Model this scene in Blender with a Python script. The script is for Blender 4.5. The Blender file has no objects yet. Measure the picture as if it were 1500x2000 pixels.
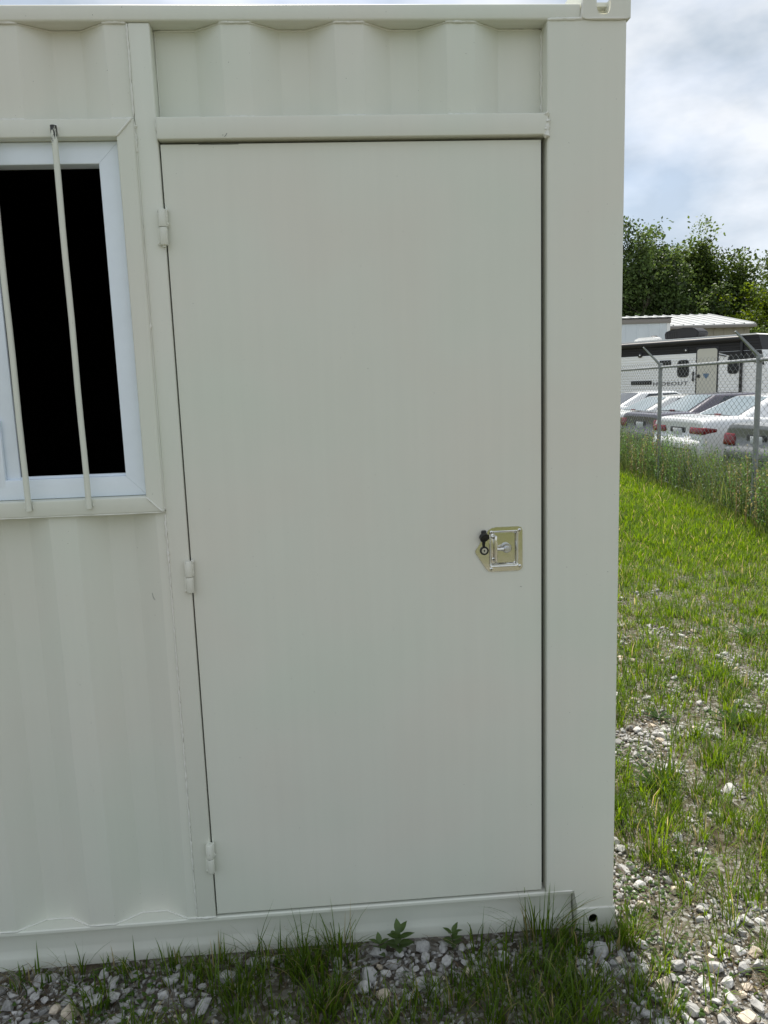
import bpy, bmesh, math, random
import numpy as np
from mathutils import Vector, Matrix, noise as mnoise
R = math.radians
random.seed(7)
RNG = np.random.default_rng(11)
scn = bpy.context.scene
COL = scn.collection

# ------------------------------------------------------------------ camera
CAM_LOC = (0.0, -2.1033, 1.6544)
YAW, PITCH, ROLL, FPX = 0.064896, 0.159942, -0.033444, 1520.0
def cam_basis():
    fw = Vector((math.sin(YAW) * math.cos(PITCH), math.cos(YAW) * math.cos(PITCH), -math.sin(PITCH)))
    rt = Vector((math.cos(YAW), -math.sin(YAW), 0))
    up = rt.cross(fw)
    r = rt * math.cos(ROLL) + up * math.sin(ROLL)
    u = -rt * math.sin(ROLL) + up * math.cos(ROLL)
    return r, u, fw
cam_d = bpy.data.cameras.new('camera')
cam = bpy.data.objects.new('camera', cam_d)
COL.objects.link(cam)
_r, _u, _f = cam_basis()
_m = Matrix((_r, _u, -_f)).transposed().to_4x4()
_m.translation = CAM_LOC
cam.matrix_world = _m
cam_d.sensor_fit = 'VERTICAL'
cam_d.sensor_height = 36.0
cam_d.lens = 36.0 * FPX / 2000.0
cam_d.clip_start = 0.05
cam_d.clip_end = 2000
scn.camera = cam
def project(P):
    """pixel of world points in the 1500 x 2000 photograph (used to rank stones by size)"""
    d = np.asarray(P, float) - np.array(CAM_LOC)
    z = d @ np.array(_f)
    return np.stack([750 + FPX * (d @ np.array(_r)) / z, 1000 - FPX * (d @ np.array(_u)) / z, z], -1)

# ------------------------------------------------------------------ world, sun, exposure
SUN_EL, SUN_AZ = R(60), R(-1)          # sun stands behind the container
w = bpy.data.worlds.new('World')
scn.world = w
w.use_nodes = True
nt = w.node_tree
nt.nodes.clear()
def wn(t, **k):
    n = nt.nodes.new(t)
    for a, b in k.items():
        setattr(n, a, b)
    return n
sky = wn('ShaderNodeTexSky', sky_type='NISHITA', sun_disc=False)
sky.sun_elevation, sky.sun_rotation = SUN_EL, SUN_AZ
sky.dust_density, sky.ozone_density = 2.0, 1.5
tc = wn('ShaderNodeTexCoord')
mp = wn('ShaderNodeMapping')
mp.inputs['Scale'].default_value = (1.0, 1.0, 2.0)
mp.inputs['Location'].default_value = (0.35, 1.7, 0.2)
n1 = wn('ShaderNodeTexNoise')
n1.inputs['Scale'].default_value = 2.6
n1.inputs['Detail'].default_value = 6
n1.inputs['Roughness'].default_value = 0.52
n1.inputs['Distortion'].default_value = 0.15
r1 = wn('ShaderNodeValToRGB')
r1.color_ramp.elements[0].position = 0.36
r1.color_ramp.elements[1].position = 0.58
r1.color_ramp.elements[0].color = (0.55, 0.55, 0.55, 1)
r1.color_ramp.elements[1].color = (1, 1, 1, 1)
n2 = wn('ShaderNodeTexNoise')
n2.inputs['Scale'].default_value = 5.0
n2.inputs['Detail'].default_value = 5
n2.inputs['Roughness'].default_value = 0.54
r2 = wn('ShaderNodeValToRGB')
r2.color_ramp.elements[0].position = 0.36
r2.color_ramp.elements[1].position = 0.62
r2.color_ramp.elements[0].color = (3.0, 3.5, 4.1, 1)
r2.color_ramp.elements[1].color = (5.45, 5.65, 5.95, 1)
mx = wn('ShaderNodeMixRGB')
bg = wn('ShaderNodeBackground')
bg.inputs['Strength'].default_value = 0.11
wo = wn('ShaderNodeOutputWorld')
lk = nt.links.new
lk(tc.outputs['Generated'], mp.inputs['Vector'])
lk(mp.outputs[0], n1.inputs['Vector']); lk(mp.outputs[0], n2.inputs['Vector'])
lk(n1.outputs['Fac'], r1.inputs[0]); lk(n2.outputs['Fac'], r2.inputs[0])
lk(r1.outputs[0], mx.inputs['Fac']); lk(sky.outputs[0], mx.inputs['Color1']); lk(r2.outputs[0], mx.inputs['Color2'])
lk(mx.outputs[0], bg.inputs['Color']); lk(bg.outputs[0], wo.inputs['Surface'])

sd = bpy.data.lights.new('sun', 'SUN')
sd.energy, sd.angle, sd.color = 4.2, R(0.6), (1.0, 0.95, 0.87)
so = bpy.data.objects.new('sun', sd)
COL.objects.link(so)
sdir = Vector((math.sin(SUN_AZ) * math.cos(SUN_EL), math.cos(SUN_AZ) * math.cos(SUN_EL), math.sin(SUN_EL)))
so.rotation_euler = sdir.to_track_quat('Z', 'Y').to_euler()
so.location = sdir * 30
scn.view_settings.view_transform = 'Standard'
scn.view_settings.look = 'None'
scn.view_settings.exposure = 0.66
scn.view_settings.gamma = 1.0
scn.view_settings.use_curve_mapping = False

# ------------------------------------------------------------------ material helpers
def new_mat(name):
    m = bpy.data.materials.new(name)
    m.use_nodes = True
    t = m.node_tree
    b = t.nodes['Principled BSDF']
    return m, t, b
def N(t, typ, **k):
    n = t.nodes.new(typ)
    for a, b in k.items():
        setattr(n, a, b)
    return n
def noise_node(t, scale, detail=4, rough=0.5, vec=None):
    n = N(t, 'ShaderNodeTexNoise')
    n.inputs['Scale'].default_value = scale
    n.inputs['Detail'].default_value = detail
    n.inputs['Roughness'].default_value = rough
    if vec is not None:
        t.links.new(vec, n.inputs['Vector'])
    return n
def ramp(t, fac, stops):
    r = N(t, 'ShaderNodeValToRGB')
    el = r.color_ramp.elements
    while len(el) < len(stops):
        el.new(0.5)
    for e, (p, c) in zip(el, stops):
        e.position = p
        e.color = (*c, 1) if len(c) == 3 else c
    t.links.new(fac, r.inputs[0])
    return r
def bump(t, b, h, strength, dist=0.01):
    n = N(t, 'ShaderNodeBump')
    n.inputs['Strength'].default_value = strength
    n.inputs['Distance'].default_value = dist
    t.links.new(h, n.inputs['Height'])
    t.links.new(n.outputs[0], b.inputs['Normal'])
    return n
def objco(t):
    return N(t, 'ShaderNodeTexCoord').outputs['Object']
def geopos(t):
    return N(t, 'ShaderNodeNewGeometry').outputs['Position']
def simple(name, col, rough=0.5, metal=0.0, spec=None, bumps=None, var=0.0, vscale=8.0):
    m, t, b = new_mat(name)
    b.inputs['Base Color'].default_value = (*col, 1)
    b.inputs['Roughness'].default_value = rough
    b.inputs['Metallic'].default_value = metal
    if spec is not None:
        b.inputs['Specular IOR Level'].default_value = spec
    if var:
        n = noise_node(t, vscale, 5, 0.6, geopos(t))
        lo = tuple(max(0, c * (1 - var)) for c in col)
        hi = tuple(min(1, c * (1 + var)) for c in col)
        r = ramp(t, n.outputs['Fac'], [(0.3, lo), (0.7, hi)])
        t.links.new(r.outputs[0], b.inputs['Base Color'])
    if bumps:
        n = noise_node(t, bumps[0], 4, 0.5, geopos(t))
        bump(t, b, n.outputs['Fac'], bumps[1], bumps[2])
    return m

def paint_mat(name, chips=False, base=(0.693, 0.70, 0.612)):
    m, t, b = new_mat(name)
    g = geopos(t)
    big = noise_node(t, 1.7, 2, 0.5, g)
    c = base
    r = ramp(t, big.outputs['Fac'], [(0.34, (c[0] * 0.965, c[1] * 1.0, c[2] * 0.985)), (0.5, c), (0.64, (c[0] * 1.01, c[1] * 0.98, c[2] * 0.98))])
    # faint vertical dust runs
    mpn = N(t, 'ShaderNodeMapping')
    mpn.inputs['Scale'].default_value = (34, 34, 1.3)
    t.links.new(g, mpn.inputs['Vector'])
    st = noise_node(t, 1.0, 2, 0.6, mpn.outputs[0])
    sr = ramp(t, st.outputs['Fac'], [(0.35, (0.985, 0.985, 0.985)), (0.65, (1.0, 1.0, 1.0))])
    mul = N(t, 'ShaderNodeMixRGB', blend_type='MULTIPLY')
    mul.inputs['Fac'].default_value = 1
    t.links.new(r.outputs[0], mul.inputs['Color1'])
    t.links.new(sr.outputs[0], mul.inputs['Color2'])
    # sparse tiny specks of dirt
    sp = noise_node(t, 210, 1, 0.5, g)
    sr2 = ramp(t, sp.outputs['Fac'], [(0.80, (0, 0, 0)), (0.84, (1, 1, 1))])
    mk = N(t, 'ShaderNodeMixRGB')
    t.links.new(mul.outputs[0], mk.inputs['Color1'])
    mk.inputs['Color2'].default_value = (0.16, 0.15, 0.12, 1)
    t.links.new(sr2.outputs[0], mk.inputs['Fac'])
    out = mk.outputs[0]
    if chips:
        o = N(t, 'ShaderNodeTexCoord').outputs['Object']
        sep = N(t, 'ShaderNodeSeparateXYZ')
        t.links.new(o, sep.inputs[0])
        zr = N(t, 'ShaderNodeMapRange')
        zr.inputs['From Min'].default_value = chips[0]
        zr.inputs['From Max'].default_value = chips[1]
        t.links.new(sep.outputs['Z'], zr.inputs['Value'])
        mp2 = N(t, 'ShaderNodeMapping')
        mp2.inputs['Scale'].default_value = (260, 260, 60)
        t.links.new(g, mp2.inputs['Vector'])
        cn = noise_node(t, 1.0, 5, 0.7, mp2.outputs[0])
        add = N(t, 'ShaderNodeMath', operation='ADD')
        t.links.new(cn.outputs['Fac'], add.inputs[0])
        sc_ = N(t, 'ShaderNodeMath', operation='MULTIPLY')
        sc_.inputs[1].default_value = 0.30
        t.links.new(zr.outputs[0], sc_.inputs[0])
        t.links.new(sc_.outputs[0], add.inputs[1])
        cr = ramp(t, add.outputs[0], [(0.70, (0, 0, 0)), (0.74, (1, 1, 1))])
        mk2 = N(t, 'ShaderNodeMixRGB')
        t.links.new(out, mk2.inputs['Color1'])
        mk2.inputs['Color2'].default_value = (0.03, 0.03, 0.028, 1)
        t.links.new(cr.outputs[0], mk2.inputs['Fac'])
        out = mk2.outputs[0]
    t.links.new(out, b.inputs['Base Color'])
    rn = noise_node(t, 6.0, 2, 0.6, g)
    rr = ramp(t, rn.outputs['Fac'], [(0.3, (0.33, 0.33, 0.33)), (0.7, (0.45, 0.45, 0.45))])
    t.links.new(rr.outputs[0], b.inputs['Roughness'])
    b.inputs['Specular IOR Level'].default_value = 0.4
    fine = noise_node(t, 420, 1, 0.5, g)
    wav = noise_node(t, 4.0, 2, 0.4, g)
    b1 = N(t, 'ShaderNodeBump')
    b1.inputs['Strength'].default_value = 0.25
    b1.inputs['Distance'].default_value = 0.012
    t.links.new(wav.outputs['Fac'], b1.inputs['Height'])
    b2 = N(t, 'ShaderNodeBump')
    b2.inputs['Strength'].default_value = 0.07
    b2.inputs['Distance'].default_value = 0.0012
    t.links.new(fine.outputs['Fac'], b2.inputs['Height'])
    t.links.new(b1.outputs[0], b2.inputs['Normal'])
    t.links.new(b2.outputs[0], b.inputs['Normal'])
    return m

M = {}
M['paint'] = paint_mat('beige_grey_enamel')
M['paint_bar'] = paint_mat('chipped_beige_enamel', chips=(0.88, 0.945))
M['paint_hinge'] = paint_mat('worn_beige_enamel', chips=(0.02, 0.30))
M['weld'] = paint_mat('painted_weld', base=(0.74, 0.74, 0.67))
M['pvc'] = simple('white_window_profile', (0.80, 0.87, 0.93), 0.32, var=0.03, vscale=12)
M['painted_room_dark'] = simple('painted_dark_lining', (0.006, 0.006, 0.006), 0.9)  # near-black colour stands in for the shade of the room
M['rubber'] = simple('black_rubber', (0.012, 0.012, 0.012), 0.45)
M['chrome'] = simple('polished_stainless', (0.78, 0.77, 0.72), 0.09, 1.0, bumps=(30, 0.06, 0.004))
M['zinc'] = simple('zinc_plate', (0.62, 0.63, 0.64), 0.28, 1.0)
M['galv'] = simple('galvanised_steel', (0.27, 0.285, 0.29), 0.5, 0.35, var=0.18, vscale=14)
M['wire'] = simple('galvanised_wire', (0.33, 0.345, 0.35), 0.45, 0.35)
M['glass'] = simple('window_glass', (0.10, 0.12, 0.13), 0.03, 0.25, spec=0.9)
M['black_slot'] = simple('keyhole_black', (0.005, 0.005, 0.005), 0.8)

def attr_mat(name, rough, trans=0.0, bumps=None, spec=0.3):
    """colour read from the mesh's own 'tint' attribute (leaf, blade, stone colour)"""
    m, t, b = new_mat(name)
    a = N(t, 'ShaderNodeAttribute', attribute_name='tint')
    t.links.new(a.outputs['Color'], b.inputs['Base Color'])
    b.inputs['Roughness'].default_value = rough
    b.inputs['Specular IOR Level'].default_value = spec
    if trans:
        tr = N(t, 'ShaderNodeBsdfTranslucent')
        hs = N(t, 'ShaderNodeHueSaturation')
        hs.inputs['Hue'].default_value = 0.485
        hs.inputs['Saturation'].default_value = 1.1
        hs.inputs['Value'].default_value = 1.9
        t.links.new(a.outputs['Color'], hs.inputs['Color'])
        t.links.new(hs.outputs[0], tr.inputs['Color'])
        ms = N(t, 'ShaderNodeMixShader')
        ms.inputs[0].default_value = trans
        t.links.new(b.outputs[0], ms.inputs[1])
        t.links.new(tr.outputs[0], ms.inputs[2])
        t.links.new(ms.outputs[0], t.nodes['Material Output'].inputs['Surface'])
    return m, t, b
M['blade'] = attr_mat('grass_blade', 0.5, 0.45)[0]
M['leaf'] = attr_mat('leaf', 0.55, 0.30)[0]
m, t, b = attr_mat('limestone', 0.85, 0, spec=0.2)
a = [n for n in t.nodes if n.type == 'ATTRIBUTE'][0]
nn = noise_node(t, 55, 6, 0.65, geopos(t))
rr = ramp(t, nn.outputs['Fac'], [(0.28, (0.55, 0.54, 0.52)), (0.5, (0.95, 0.95, 0.95)), (0.72, (1.18, 1.17, 1.14))])
mu = N(t, 'ShaderNodeMixRGB', blend_type='MULTIPLY')
mu.inputs['Fac'].default_value = 1
t.links.new(a.outputs['Color'], mu.inputs['Color1'])
t.links.new(rr.outputs[0], mu.inputs['Color2'])
t.links.new(mu.outputs[0], b.inputs['Base Color'])
n3 = noise_node(t, 130, 5, 0.6, geopos(t))
bump(t, b, n3.outputs['Fac'], 0.6, 0.004)
M['stone'] = m
M['bark'] = simple('bark', (0.07, 0.055, 0.042), 0.9, var=0.35, vscale=6, bumps=(20, 0.6, 0.03))

# ------------------------------------------------------------------ object helpers
def props(o, label=None, cat=None, group=None, kind=None):
    if label: o['label'] = label
    if cat: o['category'] = cat
    if group: o['group'] = group
    if kind: o['kind'] = kind
    return o
def empty(name, loc, label, cat, group=None, rz=0.0):
    o = bpy.data.objects.new(name, None)
    COL.objects.link(o)
    o.location = loc
    o.rotation_euler = (0, 0, rz)
    o.empty_display_size = 0.1
    return props(o, label, cat, group)
def link_mesh(name, me, mat, parent=None, loc=(0, 0, 0)):
    o = bpy.data.objects.new(name, me)
    COL.objects.link(o)
    if mat is not None and not me.materials:
        me.materials.append(mat)
    o.parent = parent
    o.location = loc
    return o
def from_bm(name, bm, mat, parent=None, smooth=None, loc=(0, 0, 0)):
    me = bpy.data.meshes.new(name)
    bmesh.ops.recalc_face_normals(bm, faces=bm.faces[:])
    bm.to_mesh(me)
    bm.free()
    if smooth is not None:
        me.polygons.foreach_set('use_smooth', [True] * len(me.polygons))
        me.set_sharp_from_angle(angle=R(smooth))
    return link_mesh(name, me, mat, parent, loc)
def mesh_np(name, verts, tris, mat, tint=None, parent=None, smooth=False):
    """fast mesh from numpy arrays, optional per-vertex colour"""
    verts = np.asarray(verts, np.float32); tris = np.asarray(tris, np.int32)
    me = bpy.data.meshes.new(name)
    me.vertices.add(len(verts))
    me.vertices.foreach_set('co', verts.ravel())
    me.loops.add(tris.size)
    me.loops.foreach_set('vertex_index', tris.ravel())
    me.polygons.add(len(tris))
    me.polygons.foreach_set('loop_start', np.arange(0, tris.size, 3, dtype=np.int32))
    me.polygons.foreach_set('loop_total', np.full(len(tris), 3, np.int32))
    if smooth:
        me.polygons.foreach_set('use_smooth', np.ones(len(tris), bool))
    me.update(calc_edges=True)
    if tint is not None:
        ca = me.color_attributes.new('tint', 'FLOAT_COLOR', 'POINT')
        c4 = np.ones((len(verts), 4), np.float32)
        c4[:, :3] = tint
        ca.data.foreach_set('color', c4.ravel())
    me.validate()
    return link_mesh(name, me, mat, parent)

def bm_box(bm, x0, x1, y0, y1, z0, z1, bev=0.0, seg=2):
    r = bmesh.ops.create_cube(bm, size=1.0)
    vs = r['verts']
    for v in vs:
        v.co = ((x0 + x1) / 2 + v.co.x * (x1 - x0), (y0 + y1) / 2 + v.co.y * (y1 - y0), (z0 + z1) / 2 + v.co.z * (z1 - z0))
    if bev:
        es = list({e for v in vs for e in v.link_edges})
        bmesh.ops.bevel(bm, geom=es, offset=bev, segments=seg, affect='EDGES', profile=0.5)
def box(name, x0, x1, y0, y1, z0, z1, mat, parent, bev=0.003, seg=2):
    bm = bmesh.new()
    bm_box(bm, x0, x1, y0, y1, z0, z1, bev, seg)
    return from_bm(name, bm, mat, parent, 35)
def bm_tube(bm, pts, rad, n=8, cap=True):
    pts = [Vector(p) for p in pts]
    rads = rad if isinstance(rad, (list, tuple)) else [rad] * len(pts)
    rings = []
    prev = None
    for i, p in enumerate(pts):
        d = (pts[min(i + 1, len(pts) - 1)] - pts[max(i - 1, 0)]).normalized()
        a = prev - d * prev.dot(d) if prev is not None else d.orthogonal()
        a.normalize()
        prev = a
        bb = d.cross(a)
        rings.append([bm.verts.new(p + (a * math.cos(2 * math.pi * k / n) + bb * math.sin(2 * math.pi * k / n)) * rads[i]) for k in range(n)])
    for A, B in zip(rings, rings[1:]):
        for k in range(n):
            bm.faces.new((A[k], A[(k + 1) % n], B[(k + 1) % n], B[k]))
    if cap:
        bm.faces.new(rings[0][::-1])
        bm.faces.new(rings[-1])
def tube(name, pts, rad, mat, parent, n=10, smooth=40):
    bm = bmesh.new()
    bm_tube(bm, pts, rad, n)
    return from_bm(name, bm, mat, parent, smooth)
def bm_prism(bm, poly, axis_pts):
    """extrude a polygon (list of 3-D points) along a vector"""
    v = Vector(axis_pts)
    a = [bm.verts.new(p) for p in poly]
    c = [bm.verts.new(Vector(p) + v) for p in poly]
    n = len(a)
    bm.faces.new(a)
    bm.faces.new(c[::-1])
    for i in range(n):
        bm.faces.new((a[i], c[i], c[(i + 1) % n], a[(i + 1) % n]))

# numpy value noise
_perm = np.random.default_rng(5).random((256, 256))
def vnoise(x, y):
    xi = np.floor(x).astype(int); yi = np.floor(y).astype(int)
    fx = x - xi; fy = y - yi
    fx = fx * fx * (3 - 2 * fx); fy = fy * fy * (3 - 2 * fy)
    g = lambda a, b_: _perm[a % 256, b_ % 256]
    return (g(xi, yi) * (1 - fx) + g(xi + 1, yi) * fx) * (1 - fy) + (g(xi, yi + 1) * (1 - fx) + g(xi + 1, yi + 1) * fx) * fy
def fbm(x, y, s, oct=4):
    x = np.asarray(x, float); y = np.asarray(y, float)
    v = 0; a = 0.5; tot = 0
    for i in range(oct):
        v = v + a * vnoise(x * s + 17.3 * i, y * s + 9.1 * i); tot += a
        a *= 0.5; s *= 2.03
    return v / tot

# ------------------------------------------------------------------ the lie of the land
FENCE_A, FENCE_B = np.array((5.277, 10.141)), np.array((4.801, 6.412))
FDIR = (FENCE_A - FENCE_B) / np.linalg.norm(FENCE_A - FENCE_B)
FNRM = np.array((FDIR[1], -FDIR[0]))            # points to the car lot (+x)
LOT_Z = -0.22
def fence_d(x, y):
    """signed distance to the fence line, positive on the car-lot side"""
    return (np.asarray(x) - FENCE_B[0]) * FNRM[0] + (np.asarray(y) - FENCE_B[1]) * FNRM[1]
def smooth01(a, b_, v):
    t_ = np.clip((v - a) / (b_ - a), 0, 1)
    return t_ * t_ * (3 - 2 * t_)
def gz(x, y):
    x = np.asarray(x, float); y = np.asarray(y, float)
    near = 0.012 * (fbm(x, y, 2.1, 3) - 0.5) + 0.06 * (fbm(x, y, 0.25, 2) - 0.5) * smooth01(1.0, 4.0, np.abs(y) + np.maximum(0, x - 0.8))
    d = fence_d(x, y)
    return near - 0.006 + (LOT_Z) * smooth01(0.2, 1.6, d)
def green(x, y):
    """how grassy a spot is, 0 bare gravel .. 1 closed turf"""
    x = np.asarray(x, float); y = np.asarray(y, float)
    n = fbm(x + 3.1, y + 1.7, 1.9, 4)
    n2 = fbm(x - 7.0, y + 4.0, 5.5, 3)
    base = 0.36 + 0.7 * (n - 0.5) * 2 + 1.25 * (n2 - 0.5) * 2
    base = base + 0.06 * smooth01(1.0, 3.0, y) + 0.72 * smooth01(3.0, 6.0, y)
    d = -fence_d(x, y)
    base = base + 0.9 * smooth01(3.2, 1.6, d)
    # beds in front of the container: stones by the foot of the wall, grass elsewhere
    fr = smooth01(0.10, -0.05, y) * smooth01(0.95, 0.75, x)
    bed = np.exp(-((x - 0.22) / 0.20) ** 2 - ((y + 0.07) / 0.10) ** 2) * 1.5
    bed = bed + np.exp(-((x + 0.92) / 0.22) ** 2 - ((y + 0.16) / 0.12) ** 2) * 1.3
    bed = bed + np.exp(-((x + 0.60) / 0.13) ** 2 - ((y + 0.10) / 0.09) ** 2) * 0.9
    bed = bed + np.exp(-((x - 0.70) / 0.07) ** 2 - ((y + 0.13) / 0.06) ** 2) * 0.9
    return np.clip(np.where(fr > 0.5, 0.66 + 0.5 * (n2 - 0.5) * 2 - bed, base), 0, 1)

def build_ground():
    xs = np.concatenate([[-600, -250, -110, -60, -35, -20, -12, -8, -6], np.arange(-5, 9, 0.09), [9.5, 10.5, 12, 14, 17, 21, 26, 33, 42, 55, 80, 140, 300, 600]])
    ys = np.concatenate([[-600, -250, -110, -50, -25, -14, -9, -7, -6], np.arange(-5, 12, 0.09), np.arange(12, 26, 0.4), [27, 29, 32, 36, 42, 50, 62, 90, 160, 320, 700]])
    X, Y = np.meshgrid(xs, ys, indexing='ij')
    Z = gz(X, Y)
    V = np.stack([X, Y, Z], -1).reshape(-1, 3)
    ny = len(ys)
    i, j = np.meshgrid(np.arange(len(xs) - 1), np.arange(ny - 1), indexing='ij')
    a = (i * ny + j).ravel(); b_ = a + ny; c = b_ + 1; d = a + 1
    T = np.concatenate([np.stack([a, b_, c], 1), np.stack([a, c, d], 1)])
    G = green(V[:, 0], V[:, 1])
    far = smooth01(14, 30, np.hypot(V[:, 0], V[:, 1]))
    G = np.maximum(G, far * 0.8)
    fd = fence_d(V[:, 0], V[:, 1])
    lot = smooth01(0.8, 2.2, fd) * smooth01(22, 10, fd)
    bare = smooth01(7.0, 2.5, np.hypot(V[:, 0] - 1.0, V[:, 1]))
    tint = np.stack([G * (1 - 0.75 * lot) * (1 - 0.75 * bare), lot, G * 0], 1)
    m, t, b = new_mat('soil_and_turf')
    at = N(t, 'ShaderNodeAttribute', attribute_name='tint')
    sep = N(t, 'ShaderNodeSeparateColor')
    t.links.new(at.outputs['Color'], sep.inputs[0])
    g = geopos(t)
    s1 = noise_node(t, 38, 6, 0.7, g)
    soil = ramp(t, s1.outputs['Fac'], [(0.28, (0.035, 0.026, 0.018)), (0.48, (0.095, 0.072, 0.05)), (0.62, (0.17, 0.14, 0.105)), (0.78, (0.30, 0.28, 0.24))])
    vo = N(t, 'ShaderNodeTexVoronoi')
    vo.inputs['Scale'].default_value = 85
    t.links.new(g, vo.inputs['Vector'])
    peb = ramp(t, vo.outputs['Color'], [(0.2, (0.10, 0.085, 0.065)), (0.55, (0.24, 0.22, 0.19)), (0.8, (0.46, 0.45, 0.42))])
    pm = noise_node(t, 7.0, 4, 0.7, g)
    pr = ramp(t, pm.outputs['Fac'], [(0.36, (0, 0, 0)), (0.48, (1, 1, 1))])
    pmx = N(t, 'ShaderNodeMixRGB')
    t.links.new(pr.outputs[0], pmx.inputs['Fac'])
    t.links.new(soil.outputs[0], pmx.inputs['Color1'])
    t.links.new(peb.outputs[0], pmx.inputs['Color2'])
    soil = pmx
    s2 = noise_node(t, 16, 6, 0.75, g)
    turf = ramp(t, s2.outputs['Fac'], [(0.26, (0.030, 0.034, 0.012)), (0.47, (0.085, 0.100, 0.030)), (0.60, (0.16, 0.155, 0.07)), (0.78, (0.34, 0.31, 0.22))])
    mxn = N(t, 'ShaderNodeMixRGB')
    t.links.new(sep.outputs[0], mxn.inputs['Fac'])
    t.links.new(soil.outputs[0], mxn.inputs['Color1'])
    t.links.new(turf.outputs[0], mxn.inputs['Color2'])
    t.links.new(mxn.outputs[0], b.inputs['Base Color'])
    b.inputs['Roughness'].default_value = 0.95
    b.inputs['Specular IOR Level'].default_value = 0.1
    s3 = noise_node(t, 90, 6, 0.7, g)
    bump(t, b, s3.outputs['Fac'], 0.9, 0.02)
    o = mesh_np('ground', V, T, m, tint, smooth=True)
    return props(o, kind='structure')
GROUND = build_ground()

# ------------------------------------------------------------------ the container
BOX = empty('office_container', (-2.2, 1.2, 0.0), 'beige grey corrugated steel office container with a shut door and barred window', 'container')
BOXP = Vector(BOX.location)
def put(o):
    """parts are modelled in world coordinates: shift them under the container's base point"""
    o.parent = BOX
    o.matrix_parent_inverse = Matrix.Translation(-BOXP)
    return o
X0, X1 = -5.265, 0.796          # ends of the container
DEEP = 2.438
def cbox(name, x0, x1, y0, y1, z0, z1, mat=None, bev=0.004, seg=2):
    return put(box(name, x0, x1, y0, y1, z0, z1, mat or M['paint'], None, bev, seg))

def corrugated(name, u0, u1, z0, z1, place, phase, depth=0.045, pitch=0.281, flat=None):
    """trapezoid sheet along u: crest 0.071, slope 0.0695, trough 0.071; place(u, d, z) -> world"""
    prof = []
    c, s = 0.0715, 0.069
    k0 = math.floor((u0 - phase) / pitch) - 1
    k1 = math.ceil((u1 - phase) / pitch) + 1
    for k in range(k0, k1 + 1):
        a = phase + k * pitch
        prof += [(a, 0.0), (a + c, 0.0), (a + c + s, depth), (a + 2 * c + s, depth)]
    if flat:                                    # the sheet's ends stay in the trough
        prof = [(u0 - 0.1, depth)] + [p for p in prof if flat[0] < p[0] < flat[1]] + [(u1 + 0.1, depth)]
    # soften the bends
    q = []
    for i in range(1, len(prof) - 1):
        p0, p1, p2 = (Vector(v) for v in prof[i - 1:i + 2])
        q.append(tuple(p1 + (p0 - p1).normalized() * 0.0032))
        q.append(tuple(p1 + ((p0 - p1).normalized() + (p2 - p1).normalized()) * 0.0006))
        q.append(tuple(p1 + (p2 - p1).normalized() * 0.0032))
    def ip(u):
        for (ua, da), (ub, db) in zip(q, q[1:]):
            if ua <= u <= ub:
                return da + (db - da) * (u - ua) / max(1e-9, ub - ua)
        return depth if flat else 0
    pts = [(u0, ip(u0))] + [p for p in q if u0 < p[0] < u1] + [(u1, ip(u1))]
    bm = bmesh.new()
    th = 0.002
    def ring(z):
        return [bm.verts.new(place(u, d, z)) for u, d in pts] + [bm.verts.new(place(u, d + th, z)) for u, d in reversed(pts)]
    A, B = ring(z0), ring(z1)
    n = len(A)
    for i in range(n):
        bm.faces.new((A[i], A[(i + 1) % n], B[(i + 1) % n], B[i]))
    return put(from_bm(name, bm, M['paint'], None, 25))
front = lambda u, d, z: (u, 0.002 + d, z)
WL, WR = -1.500, -0.4532         # window surround, outer
corrugated('wall_panel', -0.3985, 0.5893, 2.333, 2.5515, front, -0.2275, flat=(-0.30, 0.49))
corrugated('wall_panel', WL, -0.4535, 2.331, 2.5515, front, -0.2275)
corrugated('wall_panel', WL, -0.4495, 0.131, 1.343, front, -0.198)
corrugated('wall_panel', X0 + 0.165, WL - 0.002, 0.131, 2.5515, front, -0.198)
corrugated('wall_panel', 0.165, DEEP - 0.165, 0.131, 2.5515, lambda u, d, z: (X1 - 0.008 - d, u, z), 0.2)
corrugated('wall_panel', 0.165, DEEP - 0.165, 0.131, 2.5515, lambda u, d, z: (X0 + 0.008 + d, u, z), 0.2)
corrugated('wall_panel', X0 + 0.165, X1 - 0.165, 0.131, 2.5515, lambda u, d, z: (u, DEEP - 0.008 - d, z), 0.1)
cbox('roof', X0 + 0.03, X1 - 0.03, 0.03, DEEP - 0.03, 2.571, 2.583, bev=0)
# lining inside: the unlit room's darkness is painted into its near-black colour
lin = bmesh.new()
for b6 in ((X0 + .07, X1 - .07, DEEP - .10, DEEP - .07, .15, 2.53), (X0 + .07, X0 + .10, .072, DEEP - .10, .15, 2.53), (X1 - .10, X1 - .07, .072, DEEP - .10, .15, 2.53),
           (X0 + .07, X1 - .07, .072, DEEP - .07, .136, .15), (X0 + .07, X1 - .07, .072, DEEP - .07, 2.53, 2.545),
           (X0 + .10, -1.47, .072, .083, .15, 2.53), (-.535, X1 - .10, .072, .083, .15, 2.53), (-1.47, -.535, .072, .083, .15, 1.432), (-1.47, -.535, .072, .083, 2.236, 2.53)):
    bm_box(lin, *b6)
put(from_bm('lining', lin, M['painted_room_dark']))

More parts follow.
